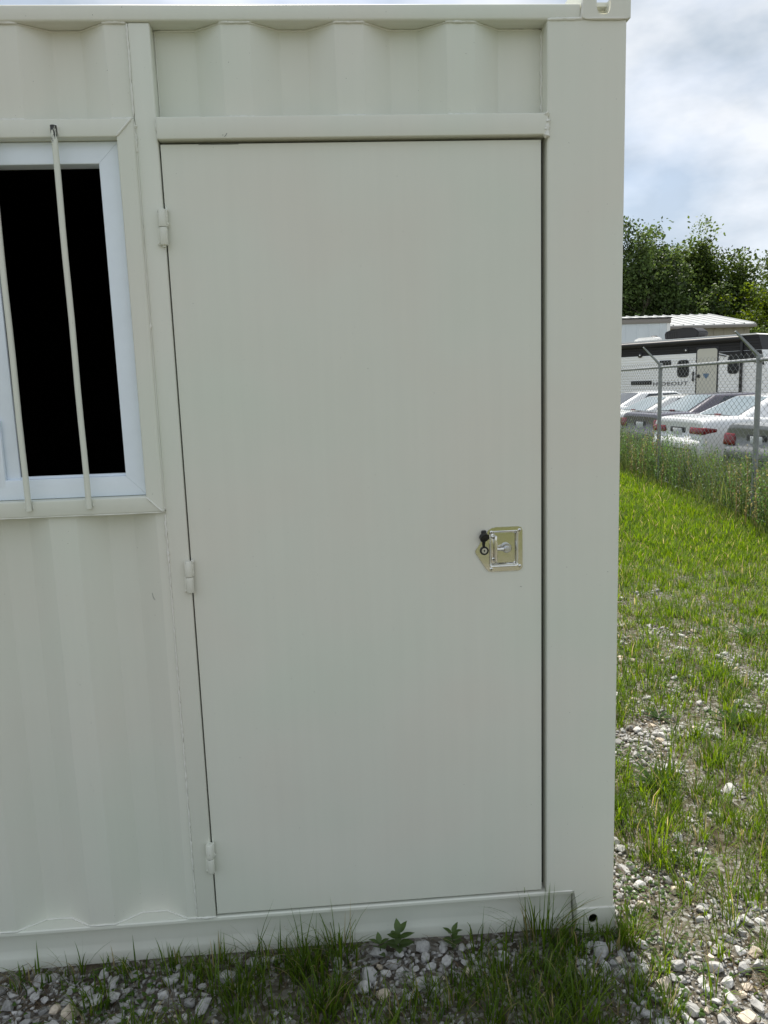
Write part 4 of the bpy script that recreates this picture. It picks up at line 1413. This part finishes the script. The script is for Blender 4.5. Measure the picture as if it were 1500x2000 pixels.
def quad_patch(name, P4, off, mat, parent, inset=(0.04, 0.04, 0.05, 0.05), nu=6, nv=5, bow=0.0, rnd_c=0.0):
    """glass pane: bilinear patch of four corners (bl, br, tr, tl), inset and pushed out"""
    bl, br, tr, tl = (Vector(p) for p in P4)
    nrm = (br - bl).cross(tl - bl).normalized()
    bm = bmesh.new()
    u0, u1, v0, v1 = inset[0], 1 - inset[1], inset[2], 1 - inset[3]
    G_ = []
    for i in range(nu + 1):
        c = []
        for j in range(nv + 1):
            u = u0 + (u1 - u0) * i / nu; v = v0 + (v1 - v0) * j / nv
            p = bl.lerp(br, u).lerp(tl.lerp(tr, u), v)
            p = p + nrm * (off + bow * (1 - (2 * u - 1) ** 2))
            c.append(bm.verts.new(p))
        G_.append(c)
    for i in range(nu):
        for j in range(nv):
            bm.faces.new((G_[i][j], G_[i + 1][j], G_[i + 1][j + 1], G_[i][j + 1]))
    me = bpy.data.meshes.new(name); bm.to_mesh(me); bm.free()
    me.polygons.foreach_set('use_smooth', [True] * len(me.polygons))
    return link_mesh(name, me, mat, parent)
def make_car(loc, rz, paint, label, roof_mat=None, rear='car_glass', size=(1, 1, 1), lamp=(0.46, 0.80, 0.935)):
    t = empty('parked_car', loc, label, 'car', 'cars parked with their tails to the fence', rz)
    t.scale = size
    body = bpy.data.objects.new('body', CAR_BODY)
    COL.objects.link(body)
    body.parent = t
    if not CAR_BODY.materials:
        CAR_BODY.materials.append(paint)
    body.material_slots[0].link = 'OBJECT'
    body.material_slots[0].material = paint
    # greenhouse
    rb, fb, rt_, ft = 0.80, 3.50, 1.58, 2.60
    wb, wt = 0.775, 0.575
    zb0, zb1, zt0, zt1 = 1.04, 0.975, 1.405, 1.415
    bm = bmesh.new()
    B_ = [bm.verts.new(p) for p in ((rb, -wb, zb0), (fb, -wb, zb1), (fb, wb, zb1), (rb, wb, zb0))]
    T_ = [bm.verts.new(p) for p in ((rt_, -wt, zt0), (ft, -wt, zt1), (ft, wt, zt1), (rt_, wt, zt0))]
    for k in range(4):
        bm.faces.new((B_[k], B_[(k + 1) % 4], T_[(k + 1) % 4], T_[k]))
    top = bm.faces.new(T_)
    r_ = bmesh.ops.poke(bm, faces=[top])
    r_['verts'][0].co.z += 0.035
    es = [e for e in bm.edges if not (e.verts[0] in B_ and e.verts[1] in B_)]
    bmesh.ops.bevel(bm, geom=[e for e in es if r_['verts'][0] not in e.verts], offset=0.06, segments=4, affect='EDGES', profile=0.5)
    from_bm('roof', bm, roof_mat or paint, t, 50)
    quad_patch('rear_window', ((rb, wb, zb0), (rb, -wb, zb0), (rt_, -wt, zt0), (rt_, wt, zt0)), 0.006, M[rear], t, (0.09, 0.09, 0.09, 0.06), 10, 5, 0.012)
    quad_patch('windshield', ((fb, -wb, zb1), (fb, wb, zb1), (ft, wt, zt1), (ft, -wt, zt1)), 0.006, M['car_glass'], t, (0.08, 0.08, 0.08, 0.06), 10, 5, 0.012)
    for s in (-1, 1):
        def sp(x, v):
            zb_ = zb0 + (zb1 - zb0) * (x - rb) / (fb - rb)
            zt_ = 1.41
            return (x, s * (wb + (wt - wb) * v), zb_ + (zt_ - zb_) * v)
        for nm, a_, b_, c_, d_ in (('side_window', 1.38, 2.16, 2.12, 1.78), ('side_window', 2.23, 3.10, 2.62, 2.19)):
            q = (sp(a_, .10), sp(b_, .10), sp(c_, .88), sp(d_, .88))
            if s > 0: q = (q[1], q[0], q[3], q[2])
            quad_patch(nm, q, 0.006, M['tint_glass'], t, (0, 0, 0, 0), 3, 3)
        # tail light wrapping round the corner
        bm = bmesh.new()
        bm_box(bm, 0.058, 0.34, s * lamp[0] if s > 0 else -0.893, 0.893 if s > 0 else -lamp[0], lamp[1], lamp[2], 0.03, 3)
        for v in bm.verts:
            ay = abs(v.co.y)
            v.co.x += 0.0 if v.co.x > 0.2 else 0.02 * (v.co.z - 0.80) / 0.135
            if v.co.x > 0.2:
                v.co.z = 0.865 + (v.co.z - 0.865) * 0.55
        from_bm('tail_light', bm, M['tail_red'], t, 40)
        # mirror
        bm = bmesh.new()
        bm_box(bm, 3.02, 3.14, s * 0.83 if s > 0 else -1.03, 1.03 if s > 0 else -0.83, 0.99, 1.11, 0.035, 3)
        from_bm('mirror', bm, paint, t, 40)
        for dx in (1.62, 2.62):
            bm = bmesh.new()
            bm_box(bm, dx, dx + 0.2, s * 0.905 if s > 0 else -0.93, 0.93 if s > 0 else -0.905, 0.86, 0.885, 0.008, 2)
            from_bm('door_handle', bm, paint, t, 40)
        for x in (1.02, 3.83):
            bm = bmesh.new()
            prof = [(0.20, 0.70), (0.30, 0.70), (0.318, 0.72), (0.32, 0.80), (0.318, 0.87), (0.30, 0.89), (0.215, 0.885), (0.205, 0.86)]
            vv = [[bm.verts.new((x + r__ * math.cos(6.2832 * k / 28), s * y_, 0.32 + r__ * math.sin(6.2832 * k / 28))) for k in range(28)] for r__, y_ in prof]
            for A2, B2 in zip(vv, vv[1:]):
                for k in range(28):
                    bm.faces.new((A2[k], A2[(k + 1) % 28], B2[(k + 1) % 28], B2[k]))
            wh = from_bm('wheel', bm, M['tyre'], t, 40)
            bm = bmesh.new()
            bm_tube(bm, [(x, s * 0.72, 0.32), (x, s * 0.845, 0.32)], [0.05, 0.06], 12)
            for k in range(7):
                a_ = 6.2832 * k / 7
                bm_tube(bm, [(x + 0.05 * math.cos(a_), s * 0.85, 0.32 + 0.05 * math.sin(a_)), (x + 0.205 * math.cos(a_), s * 0.865, 0.32 + 0.205 * math.sin(a_))], [0.026, 0.02], 6)
            from_bm('rim', bm, M['rim'], wh, 40)
            bm = bmesh.new()
            bm_tube(bm, [(x, s * 0.668, 0.31), (x, s * 0.69, 0.31)], 0.373, 28)
            from_bm('wheel_housing', bm, M['trim_black'], t, 40)
    # tail details
    box('licence_recess', 0.088, 0.125, -0.27, 0.27, 0.735, 0.90, M['trim_black'], t, 0.01)
    box('number_plate', 0.080, 0.087, -0.16, 0.16, 0.755, 0.875, M['plate_white'], t, 0.002)
    box('bumper_strip', -0.006, 0.02, -0.62, 0.62, 0.50, 0.53, M['trim_black'], t, 0.006)
    box('boot_seam', 0.140, 0.148, -0.70, 0.70, 0.965, 0.972, M['trim_black'], t, 0.0)
    box('brake_light', 0.86, 0.90, -0.10, 0.10, 1.085, 1.105, M['tail_red'], t, 0.004)
    for s in (-1, 1):
        bm = bmesh.new()
        bm_box(bm, 4.50, 4.76, s * 0.42 if s > 0 else -0.80, 0.80 if s > 0 else -0.42, 0.60, 0.73, 0.03, 3)
        from_bm('headlight', bm, M['car_glass'], t, 40)
    return t
HEAD = R(5)     # the cars stand slightly askew to the fence
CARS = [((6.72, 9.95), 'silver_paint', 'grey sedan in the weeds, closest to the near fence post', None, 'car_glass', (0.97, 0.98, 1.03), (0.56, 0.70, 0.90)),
        ((6.55, 12.45), 'white_paint', 'white sedan with wide red tail lights in front of the caravan door', None, 'car_glass', (1.05, 1.03, 1.05), (0.42, 0.79, 0.915)),
        ((6.80, 14.9), 'plum_paint', 'dark plum sedan parked between two white sedans', None, 'car_glass', (0.98, 1, 1.05), (0.62, 0.76, 0.95)),
        ((6.95, 17.6), 'offwhite_paint', 'pearl white sedan parked beyond the dark plum sedan', None, 'car_glass', (1.0, 1, 1.0), (0.5, 0.8, 0.95)),
        ((7.3, 20.4), 'white_paint', 'white sedan at the far end of the parked row', None, 'tint_glass', (1.03, 1, 1.06), (0.6, 0.8, 0.95))]
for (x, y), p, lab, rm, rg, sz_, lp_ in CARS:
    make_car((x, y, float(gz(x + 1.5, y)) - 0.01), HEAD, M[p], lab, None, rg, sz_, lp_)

# ------------------------------------------------------------------ travel trailer
M['rv_white'] = simple('white_siding', (0.86, 0.87, 0.87), 0.35, var=0.02)
M['rv_dark'] = simple('charcoal_siding', (0.028, 0.028, 0.030), 0.6, spec=0.25)
M['rv_black'] = simple('black_awning', (0.012, 0.012, 0.013), 0.5)
M['rv_glass'] = simple('dark_tinted_pane', (0.01, 0.011, 0.012), 0.15, spec=0.35)
M['rv_door'] = simple('cream_door', (0.56, 0.55, 0.48), 0.4)
M['rv_roof'] = simple('white_membrane', (0.78, 0.78, 0.76), 0.5)
M['rv_letter'] = simple('grey_lettering', (0.16, 0.16, 0.165), 0.4)
M['decal_blue'] = simple('blue_decal', (0.10, 0.17, 0.26), 0.4)
def trailer():
    pr_, pl_ = Vector((15.03, 25.77, 0)), Vector((12.05, 29.82, 0))
    d = (pr_ - pl_).normalized()                      # toward the nose, on the right
    t = empty('travel_trailer', (pl_.x, pl_.y, LOT_Z), 'white travel trailer with charcoal top band, cream door and grey lettering', 'caravan')
    t.rotation_euler = (0, 0, math.atan2(d.y, d.x))   # local x: toward the nose; local -y: the side we see
    Lr = (pr_ - pl_).length                           # photo x 1212..1450
    k = lambda px: (px - 1212) / 238.0 * Lr * (1 + 0.15 * (1 - (px - 1212) / 238.0))
    H = 3.05 - LOT_Z
    x0, x1 = -2.6, Lr + 1.05
    zb = 0.55
    # ribbed siding as one folded sheet per colour
    def siding(name, za, zc, mat, xa, xb, ybase=0.0, slope=None):
        bm = bmesh.new()
        pitch = 0.105
        prof = []
        z = za
        while z < zc - 1e-6:
            z2 = min(z + pitch, zc)
            prof += [(0.0, z), (-0.014, z + (z2 - z) * 0.35), (-0.014, z + (z2 - z) * 0.8), (0.0, z2 - 0.001)]
            z = z2
        A_ = [bm.verts.new((xa, ybase + y, z)) for y, z in prof]
        B_ = [bm.verts.new((xb if slope is None else slope(z), ybase + y, z)) for y, z in prof]
        for i in range(len(prof) - 1):
            bm.faces.new((A_[i], A_[i + 1], B_[i + 1], B_[i]))
        return from_bm(name, bm, mat, t)
    nose = lambda z: x1 - max(0, (z - 1.6)) * 0.28 - max(0, (1.0 - z)) * 0.3
    band = H - 0.54
    siding('siding', zb, band, M['rv_white'], x0, x1, 0.0, nose)
    siding('siding', band + 0.001, H - 0.08, M['rv_dark'], x0, x1, 0.0, nose)
    # the hull behind the siding
    bm = bmesh.new()
    poly = [(x0, 0.004, zb), (nose(zb), 0.004, zb), (nose(1.0), 0.004, 1.0), (nose(1.6), 0.004, 1.6), (nose(H), 0.004, H), (x0, 0.004, H)]
    bm_prism(bm, poly, (0, 2.42, 0))
    from_bm('hull', bm, M['rv_white'], t)
    bm = bmesh.new()
    bm_prism(bm, [(x1 - 1.2, 0.003, band), (nose(band) + 0.004, 0.003, band), (nose(H) + 0.004, 0.003, H - 0.002), (x1 - 1.2, 0.003, H - 0.002)], (0, 2.422, 0))
    from_bm('nose_cap', bm, M['rv_dark'], t)
    bm = bmesh.new()
    bm_prism(bm, [(x0 - 0.03, -0.03, H + 0.001), (nose(H) + 0.02, -0.03, H + 0.001), (nose(H) - 0.1, -0.03, H + 0.05), (x0 - 0.03, -0.03, H + 0.05)], (0, 2.48, 0))
    from_bm('roof', bm, M['rv_roof'], t)
    # charcoal nose swoosh
    bm = bmesh.new()
    xs_ = k(1440)
    bm_prism(bm, [(xs_ - 0.75, -0.016, band - 0.01), (xs_ + 0.6, -0.016, band - 0.42), (nose(band - .42) - 0.01, -0.016, band - 0.55), (nose(band) - 0.01, -0.016, band - 0.01)], (0, -0.004, 0))
    from_bm('nose_band', bm, M['rv_dark'], t)
    # awning roll and its arms
    tube('awning_roll', [(x0 + 0.4, -0.09, H - 0.11), (k(1452), -0.09, H - 0.11)], 0.10, M['rv_black'], t, 12)
    box('awning_arm', k(1449), k(1449) + 0.09, -0.10, -0.02, 1.15, H - 0.14, M['rv_black'], t, 0.01)
    box('awning_arm', x0 + 0.4, x0 + 0.49, -0.10, -0.02, 1.15, H - 0.14, M['rv_black'], t, 0.01)
    # z of a photo row at door depth
    zrow = lambda py: (1.654 + (741 - py) * 0.01785) - LOT_Z
    # door
    xa, xb = k(1362.5), k(1402)
    bm = bmesh.new()
    bm_box(bm, xa - 0.05, xb + 0.05, -0.035, -0.017, 0.75, zrow(684) + 0.06, 0.006, 2)
    dv = from_bm('door', bm, M['rv_black'], t, 40)
    def rr_panel(name, x0_, x1_, z0_, z1_, r_, y0, y1, mat, parent):
        bm = bmesh.new()
        pts = []
        for cx, cz, a0 in ((x1_ - r_, z1_ - r_, 0), (x0_ + r_, z1_ - r_, 90), (x0_ + r_, z0_ + r_, 180), (x1_ - r_, z0_ + r_, 270)):
            for q in range(6):
                a_ = R(a0 + 18 * q)
                pts.append((cx + r_ * math.cos(a_), y0, cz + r_ * math.sin(a_)))
        bm_prism(bm, pts, (0, y1 - y0, 0))
        return from_bm(name, bm, mat, parent, 30)
    rr_panel('door_panel', xa, xb, 0.80, zrow(685), 0.10, -0.045, -0.036, M['rv_door'], dv)
    box('door_handle', xa + 0.02, xa + 0.13, -0.07, -0.046, zrow(745), zrow(738), M['rv_black'], dv, 0.01)
    bm = bmesh.new()
    sx, sz = xa + 0.37, zrow(741)
    bm_prism(bm, [(sx - .11, -0.0465, sz + .08), (sx + .11, -0.0465, sz + .08), (sx + .11, -0.0465, sz), (sx, -0.0465, sz - .12), (sx - .11, -0.0465, sz)], (0, -0.003, 0))
    from_bm('shield_decal', bm, M['decal_blue'], dv)
    box('grab_handle', xa - 0.16, xa - 0.12, -0.09, -0.02, zrow(752), zrow(732), M['rv_black'], t, 0.01)
    tube('door_stay', [(xb + 0.06, -0.03, zrow(699)), (xb + 0.35, -0.05, zrow(703))], 0.02, M['rv_black'], t, 6)
    # windows
    for pxa, pxb, pya, pyb in ((1323.5, 1346.5, 706, 743), (1423, 1446, 701, 739)):
        f_ = rr_panel('window', k(pxa), k(pxb), zrow(pyb), zrow(pya), 0.14, -0.030, -0.017, M['rv_black'], t)
        rr_panel('pane', k(pxa) + 0.035, k(pxb) - 0.035, zrow(pyb) + 0.035, zrow(pya) - 0.035, 0.11, -0.034, -0.031, M['rv_glass'], f_)
    box('vent_grille', k(1289), k(1311), -0.03, -0.017, zrow(716), zrow(705), M['rv_black'], t, 0.004)
    box('outlet_hatch', k(1234), k(1274), -0.03, -0.017, zrow(757), zrow(748), M['rv_black'], t, 0.004)
    for px, py in ((1251, 691), (1340, 686)):
        c = Vector((k(px), -0.02, zrow(py)))
        bm = bmesh.new()
        bm_tube(bm, [c, c + Vector((0, -0.03, 0)), c + Vector((0, -0.04, 0))], [0.10, 0.10, 0.085], 20)
        s_ = from_bm('speaker', bm, M['rv_black'], t, 40)
        bm = bmesh.new()
        bm_tube(bm, [c + Vector((0, -0.04, 0)), c + Vector((0, -0.046, 0))], [0.03, 0.025], 12)
        from_bm('speaker_cone', bm, M['rv_white'], s_, 40)
    # lettering
    cu = bpy.data.curves.new('lettering', 'FONT')
    cu.body = 'HIDEOUT'
    cu.size = 0.22
    cu.extrude = 0.002
    cu.offset = 0.006
    cu.space_character = 1.18
    to = bpy.data.objects.new('tmp', cu)
    COL.objects.link(to)
    me = bpy.data.meshes.new_from_object(to.evaluated_get(bpy.context.evaluated_depsgraph_get()))
    bpy.data.objects.remove(to)
    xs2 = [v.co.x for v in me.vertices]
    wv = max(xs2) - min(xs2)
    tgt = k(1345) - k(1277)
    for v in me.vertices:
        v.co = Vector(((v.co.x - min(xs2)) / wv * tgt, -v.co.z, v.co.y * 0.9))
    me.materials.clear()
    lo = link_mesh('lettering', me, M['rv_letter'], t)
    lo.location = (k(1277), -0.0205, zrow(759.5))
    # roof gear
    bm = bmesh.new()
    prof = [(k(1285), 0.0), (k(1284), 0.20), (k(1292), 0.26), (k(1322), 0.31), (k(1340), 0.29), (k(1350), 0.18), (k(1351), 0.10), (k(1346), 0.0)]
    bm_prism(bm, [(x, 0.45, H + 0.06 + z * 1.35) for x, z in prof], (0, 0.80, 0))
    bmesh.ops.bevel(bm, geom=bm.edges[:], offset=0.035, segments=2, affect='EDGES')
    ac = from_bm('roof_air_conditioner', bm, M['rv_dark'], t, 40)
    for q in range(5):
        box('louvre', k(1288) + q * 0.10, k(1288) + q * 0.10 + 0.05, 0.438, 0.452, H + 0.12, H + 0.32, M['rv_black'], ac, 0.0)
    bm = bmesh.new()
    prof = [(k(1229), 0.0), (k(1234), 0.11), (k(1240), 0.15), (k(1268), 0.15), (k(1273), 0.11), (k(1275), 0.0)]
    bm_prism(bm, [(x, 0.25, H + 0.055 + z) for x, z in prof], (0, 0.45, 0))
    bmesh.ops.bevel(bm, geom=bm.edges[:], offset=0.03, segments=2, affect='EDGES')
    from_bm('roof_vent', bm, M['rv_roof'], t, 40)
    bm = bmesh.new()
    bm_tube(bm, [(k(1243), 1.3, H + 0.05), (k(1243), 1.3, H + 0.22), (k(1243), 1.3, H + 0.30)], [0.2, 0.2, 0.1], 16)
    from_bm('roof_antenna', bm, M['rv_dark'], t, 40)
    for x in (x0 + 2.6, x0 + 3.5):
        for y in (0.12, 2.30):
            bm = bmesh.new()
            bm_tube(bm, [(x, y - 0.1, 0.33), (x, y - 0.08, 0.33), (x, y + 0.08, 0.33), (x, y + 0.1, 0.33)], [0.28, 0.33, 0.33, 0.28], 22)
            from_bm('wheel', bm, M['tyre'], t, 40)
    box('chassis', x0 + 0.2, x1 - 0.2, 0.3, 2.1, 0.40, 0.549, M['rv_black'], t, 0)
    tube('hitch', [(x1 - 0.4, 1.2, 0.48), (x1 + 1.1, 1.2, 0.48)], 0.06, M['rv_black'], t, 8)
    tube('hitch_jack', [(x1 + 0.7, 1.2, 0.0), (x1 + 0.7, 1.2, 0.9)], 0.035, M['rv_black'], t, 8)
trailer()

# ------------------------------------------------------------------ sheds behind
M['beige_metal'] = simple('beige_cladding', (0.33, 0.30, 0.245), 0.55, var=0.06, vscale=1.5)
M['roof_metal'] = simple('white_roof_sheet', (0.50, 0.51, 0.50), 0.45, var=0.06, vscale=1.0)
M['white_metal'] = simple('white_cladding', (0.60, 0.65, 0.69), 0.45, var=0.06, vscale=0.8)
M['fascia'] = simple('grey_fascia', (0.24, 0.22, 0.205), 0.6)
def ribs(name, pts0, dirv, count, step, up, w_, hgt, mat, parent, nrm):
    """one sheet joint (rib) as its own piece, repeated"""
    for i in range(count):
        p = Vector(pts0) + Vector(dirv) * step * i
        bm = bmesh.new()
        dv = Vector(dirv).normalized() * w_
        nv = Vector(nrm) * hgt
        bm_prism(bm, [p, p + dv, p + dv * 0.75 + nv, p + dv * 0.25 + nv], up)
        from_bm(name, bm, mat, parent)
def big_shed():
    x0, x1, y0, ym, y1 = 4.0, 25.3, 44.0, 49.6, 55.2
    ze, zr, zg = 4.62, 5.62, LOT_Z
    t = empty('metal_building', ((x0 + x1) / 2, (y0 + y1) / 2, zg), 'long beige metal building with low white ribbed roof behind the caravan', 'building')
    def p(o):
        o.parent = t
        o.matrix_parent_inverse = Matrix.Translation(-Vector(t.location))
        return o
    bm = bmesh.new()
    bm_prism(bm, [(x1, y0, zg), (x1, y1, zg), (x1, y1, ze), (x1, ym, zr - 0.03), (x1, y0, ze)], (x0 - x1, 0, 0))
    p(from_bm('wall', bm, M['beige_metal']))
    for a_, b_ in (((y0 - 0.25, ze - 0.03), (ym + 0.05, zr + 0.01)), ((y1 + 0.25, ze - 0.03), (ym - 0.05, zr + 0.01))):
        bm = bmesh.new()
        bm_prism(bm, [(x1 + 0.25, a_[0], a_[1]), (x1 + 0.25, b_[0], b_[1]), (x1 + 0.25, b_[0], b_[1] + 0.05), (x1 + 0.25, a_[0], a_[1] + 0.05)], (x0 - x1 - 0.5, 0, 0))
        p(from_bm('roof', bm, M['roof_metal']))
    sl = Vector((0, ym - y0 + 0.25, zr - ze + 0.04))
    n_ = Vector((0, -sl.z, sl.y)).normalized()
    for i in range(34):
        bm = bmesh.new()
        q = Vector((x1 + 0.2 - i * 0.62, y0 - 0.25, ze + 0.021))
        bm_prism(bm, [q, q + Vector((-0.10, 0, 0)), q + Vector((-0.08, 0, 0)) + n_ * 0.06, q + Vector((-0.02, 0, 0)) + n_ * 0.06], sl)
        p(from_bm('roof_rib', bm, M['roof_metal']))
    for i in range(34):
        q = Vector((x1 - 0.25 - i * 0.62, y0 - 0.001, zg))
        bm = bmesh.new()
        bm_prism(bm, [q, q + Vector((-0.12, 0, 0)), q + Vector((-0.09, -0.04, 0)), q + Vector((-0.03, -0.04, 0))], (0, 0, ze - zg - 0.22))
        p(from_bm('wall_rib', bm, M['beige_metal']))
    p(box('eave_gutter', x0 - 0.25, x1 + 0.25, y0 - 0.40, y0 - 0.05, ze - 0.20, ze - 0.035, M['fascia'], None, 0.02))
big_shed()
def white_shed():
    x0, x1, y0, y1, z1, zg = 7.0, 17.72, 38.0, 42.6, 4.70, LOT_Z
    t = empty('metal_shed', ((x0 + x1) / 2, (y0 + y1) / 2, zg), 'pale blue-white flat metal shed with grey top trim, left of the beige building', 'building')
    def p(o):
        o.parent = t
        o.matrix_parent_inverse = Matrix.Translation(-Vector(t.location))
        return o
    p(box('wall', x0, x1, y0, y1, zg, z1 - 0.30, M['white_metal'], None, 0))
    p(box('roof', x0 - 0.05, x1 + 0.05, y0 - 0.06, y1 + 0.06, z1 - 0.30, z1 - 0.06, M['fascia'], None, 0.02))
    p(box('roof_edge', x0 - 0.09, x1 + 0.09, y0 - 0.10, y1 + 0.10, z1 - 0.058, z1, M['rv_black'], None, 0.01))
    p(box('corner_trim', x1 - 0.16, x1 + 0.02, y0 - 0.03, y0 + 0.16, zg, z1 - 0.301, M['rv_roof'], None, 0.01))
    for i in range(17):
        q = Vector((x1 - 0.45 - i * 0.6, y0 - 0.001, zg))
        bm = bmesh.new()
        bm_prism(bm, [q, q + Vector((-0.10, 0, 0)), q + Vector((-0.08, -0.02, 0)), q + Vector((-0.02, -0.02, 0))], (0, 0, z1 - zg - 0.31))
        p(from_bm('wall_rib', bm, M['white_metal']))
white_shed()

# ------------------------------------------------------------------ trees
def tree(x, y, H, W, label, cols, seed, nleaf=22000, leaf=0.22, base=0.12, name='tree', airy=0.0):
    rnd = random.Random(seed)
    rng = np.random.default_rng(seed)
    zg = float(gz(x, y)) if abs(x) < 30 else LOT_Z
    t = empty(name, (x, y, LOT_Z), label, 'tree', 'trees behind the sheds')
    bm = bmesh.new()
    tips = []
    def branch(p, d, L, r, depth):
        pts = [p]; rad = [r]
        q = p
        n = 4
        for i in range(n):
            d = (d + Vector((rnd.gauss(0, .16), rnd.gauss(0, .16), rnd.gauss(0.03, .08)))).normalized()
            q = q + d * L / n
            pts.append(q); rad.append(r * (1 - 0.55 * (i + 1) / n))
            if depth >= 2:
                tips.append((q, depth))
        bm_tube(bm, pts, rad, 7 if depth < 2 else 5, cap=False)
        if depth < 4:
            m_ = 4 if depth == 0 else 3
            for k_ in range(m_):
                i = rnd.randint(2, n)
                a_ = rnd.uniform(0, 6.283)
                dd = (d * 0.75 + Vector((math.cos(a_), math.sin(a_), rnd.uniform(-0.15, 0.35))) * rnd.uniform(0.6, 1.0)).normalized()
                branch(pts[i], dd, L * rnd.uniform(0.55, 0.78), rad[i] * 0.72, depth + 1)
        else:
            tips.append((q, depth))
    branch(Vector((0, 0, -0.3)), Vector((0, 0, 1)), H * 0.34, H * 0.022, 0)
    from_bm('trunk', bm, M['bark'], t, 60)
    # leaf clumps: around the twig ends, fitted to the crown's size
    tp = np.array([list(q) for q, _ in tips])
    tp[:, 2] = np.maximum(tp[:, 2], H * base)
    ext = np.percentile(np.abs(tp[:, :2]), 96)
    tp[:, :2] *= (W * 0.5 * 0.85) / ext
    zlo, zhi = np.percentile(tp[:, 2], 3), tp[:, 2].max()
    tp[:, 2] = H * base + (tp[:, 2] - zlo) / (zhi - zlo) * (H * (0.955 - base))
    # extra clumps low in the crown so it closes toward the ground
    ne = int(len(tp) * 0.35)
    u = rng.random(ne)
    zz = H * (base * 0.5 + 0.65 * u)
    ra = W * 0.5 * (0.55 + 0.45 * np.sin(np.pi * (0.25 + 0.5 * u))) * np.sqrt(rng.random(ne)) * rng.uniform(0.8, 1.05, ne)
    aa = rng.uniform(0, 6.283, ne)
    tp = np.concatenate([tp, np.stack([ra * np.cos(aa), ra * np.sin(aa), zz], 1)])
    if airy:
        tp = tp[rng.random(len(tp)) > airy]
    nc = len(tp)
    ci = rng.integers(0, nc, nleaf)
    cs = rng.uniform(0.40, 0.85, nc) * (H / 12)
    P = tp[ci] + np.clip(rng.normal(0, 0.8, (nleaf, 3)), -1.35, 1.35) * cs[ci][:, None] * np.array((1, 1, 0.62))
    P[:, 2] = np.maximum(P[:, 2], 0.25)
    nrm = rng.normal(0, 1, (nleaf, 3)) + np.array((0, -0.1, 0.8))
    nrm /= np.linalg.norm(nrm, axis=1)[:, None]
    a_ = np.cross(nrm, rng.normal(0, 1, (nleaf, 3)))
    a_ /= np.linalg.norm(a_, axis=1)[:, None]
    b_ = np.cross(nrm, a_)
    s = leaf * rng.uniform(0.55, 1.25, nleaf)[:, None]
    V = np.stack([P - a_ * s * 0.5, P + b_ * s * 0.30 + nrm * s * 0.07, P + a_ * s * 0.5, P - b_ * s * 0.30 + nrm * s * 0.07], 1).reshape(-1, 3)
    i0 = np.arange(nleaf) * 4
    T = np.concatenate([np.stack([i0, i0 + 1, i0 + 2], 1), np.stack([i0, i0 + 2, i0 + 3], 1)])
    cc = np.array(cols[0])[None] * (1 - rng.random((nc, 1))) + np.array(cols[1])[None] * rng.random((nc, 1)) * 1.0
    C = np.repeat(cc[ci] * rng.uniform(0.75, 1.25, (nleaf, 1)), 4, 0)
    o = mesh_np('crown', V, T, M['leaf'], C, t)
    return t
DK = ((0.050, 0.085, 0.024), (0.085, 0.125, 0.034))
MD = ((0.060, 0.098, 0.020), (0.095, 0.138, 0.028))
LT = ((0.080, 0.125, 0.012), (0.120, 0.165, 0.016))
tree(23.2, 59.0, 13.9, 6.6, 'tall dark oak-like tree, its crown twin-peaked, behind the white shed', DK, 501, 46000, 0.30)
tree(26.0, 61.0, 14.0, 5.4, 'tall dark tree with a pointed top behind the beige building', DK, 502, 42000, 0.30)
tree(29.6, 64.0, 12.6, 5.6, 'lower mid-green tree filling the dip between the taller trees', MD, 503, 34000, 0.30)
tree(33.6, 61.0, 14.4, 8.4, 'open crowned tree with limbs showing through its leaves', MD, 504, 34000, 0.29, 0.2, airy=0.2)
tree(28.4, 57.8, 9.2, 4.6, 'dark rounded tree close behind the beige building roof', DK, 505, 20000, 0.28)
tree(31.6, 56.5, 8.7, 4.6, 'bright yellow-green tree at the right end of the beige building', LT, 506, 22000, 0.26, 0.05)
tree(35.2, 57.5, 8.9, 5.2, 'bright yellow-green spreading tree below the open crowned tree', LT, 507, 22000, 0.26, 0.05)
tree(31.2, 52.0, 5.4, 3.6, 'mid-green bushy small tree beside the beige building corner', MD, 508, 11000, 0.2, 0.03)
tree(37.5, 62.0, 13.0, 8.0, 'tall mid-green tree at the edge of the wood on the lot side', MD, 509, 17000, 0.3)
tree(19.0, 61.0, 13.2, 6.5, 'tall dark tree behind the container, left of the twin-peaked tree', DK, 510, 16000, 0.3)
tree(14.0, 62.0, 12.5, 7.0, 'dark broad tree farther along behind the container', DK, 511, 14000, 0.32)
for i, (x, y, h) in enumerate(((44.0, 62.0, 13.5), (51.0, 60.0, 12.0), (59.0, 61.0, 13.0), (68.0, 58.0, 12.0))):
    tree(x, y, h, 9.0, ('tall green hedgerow tree next to the wood behind the car lot', 'lowest hedgerow tree between two taller ones beyond the car lot', 'tall hedgerow tree beyond the lot, second from the open end', 'hedgerow tree standing at the open end beyond the car lot')[i], MD, 520 + i, 9000, 0.42)
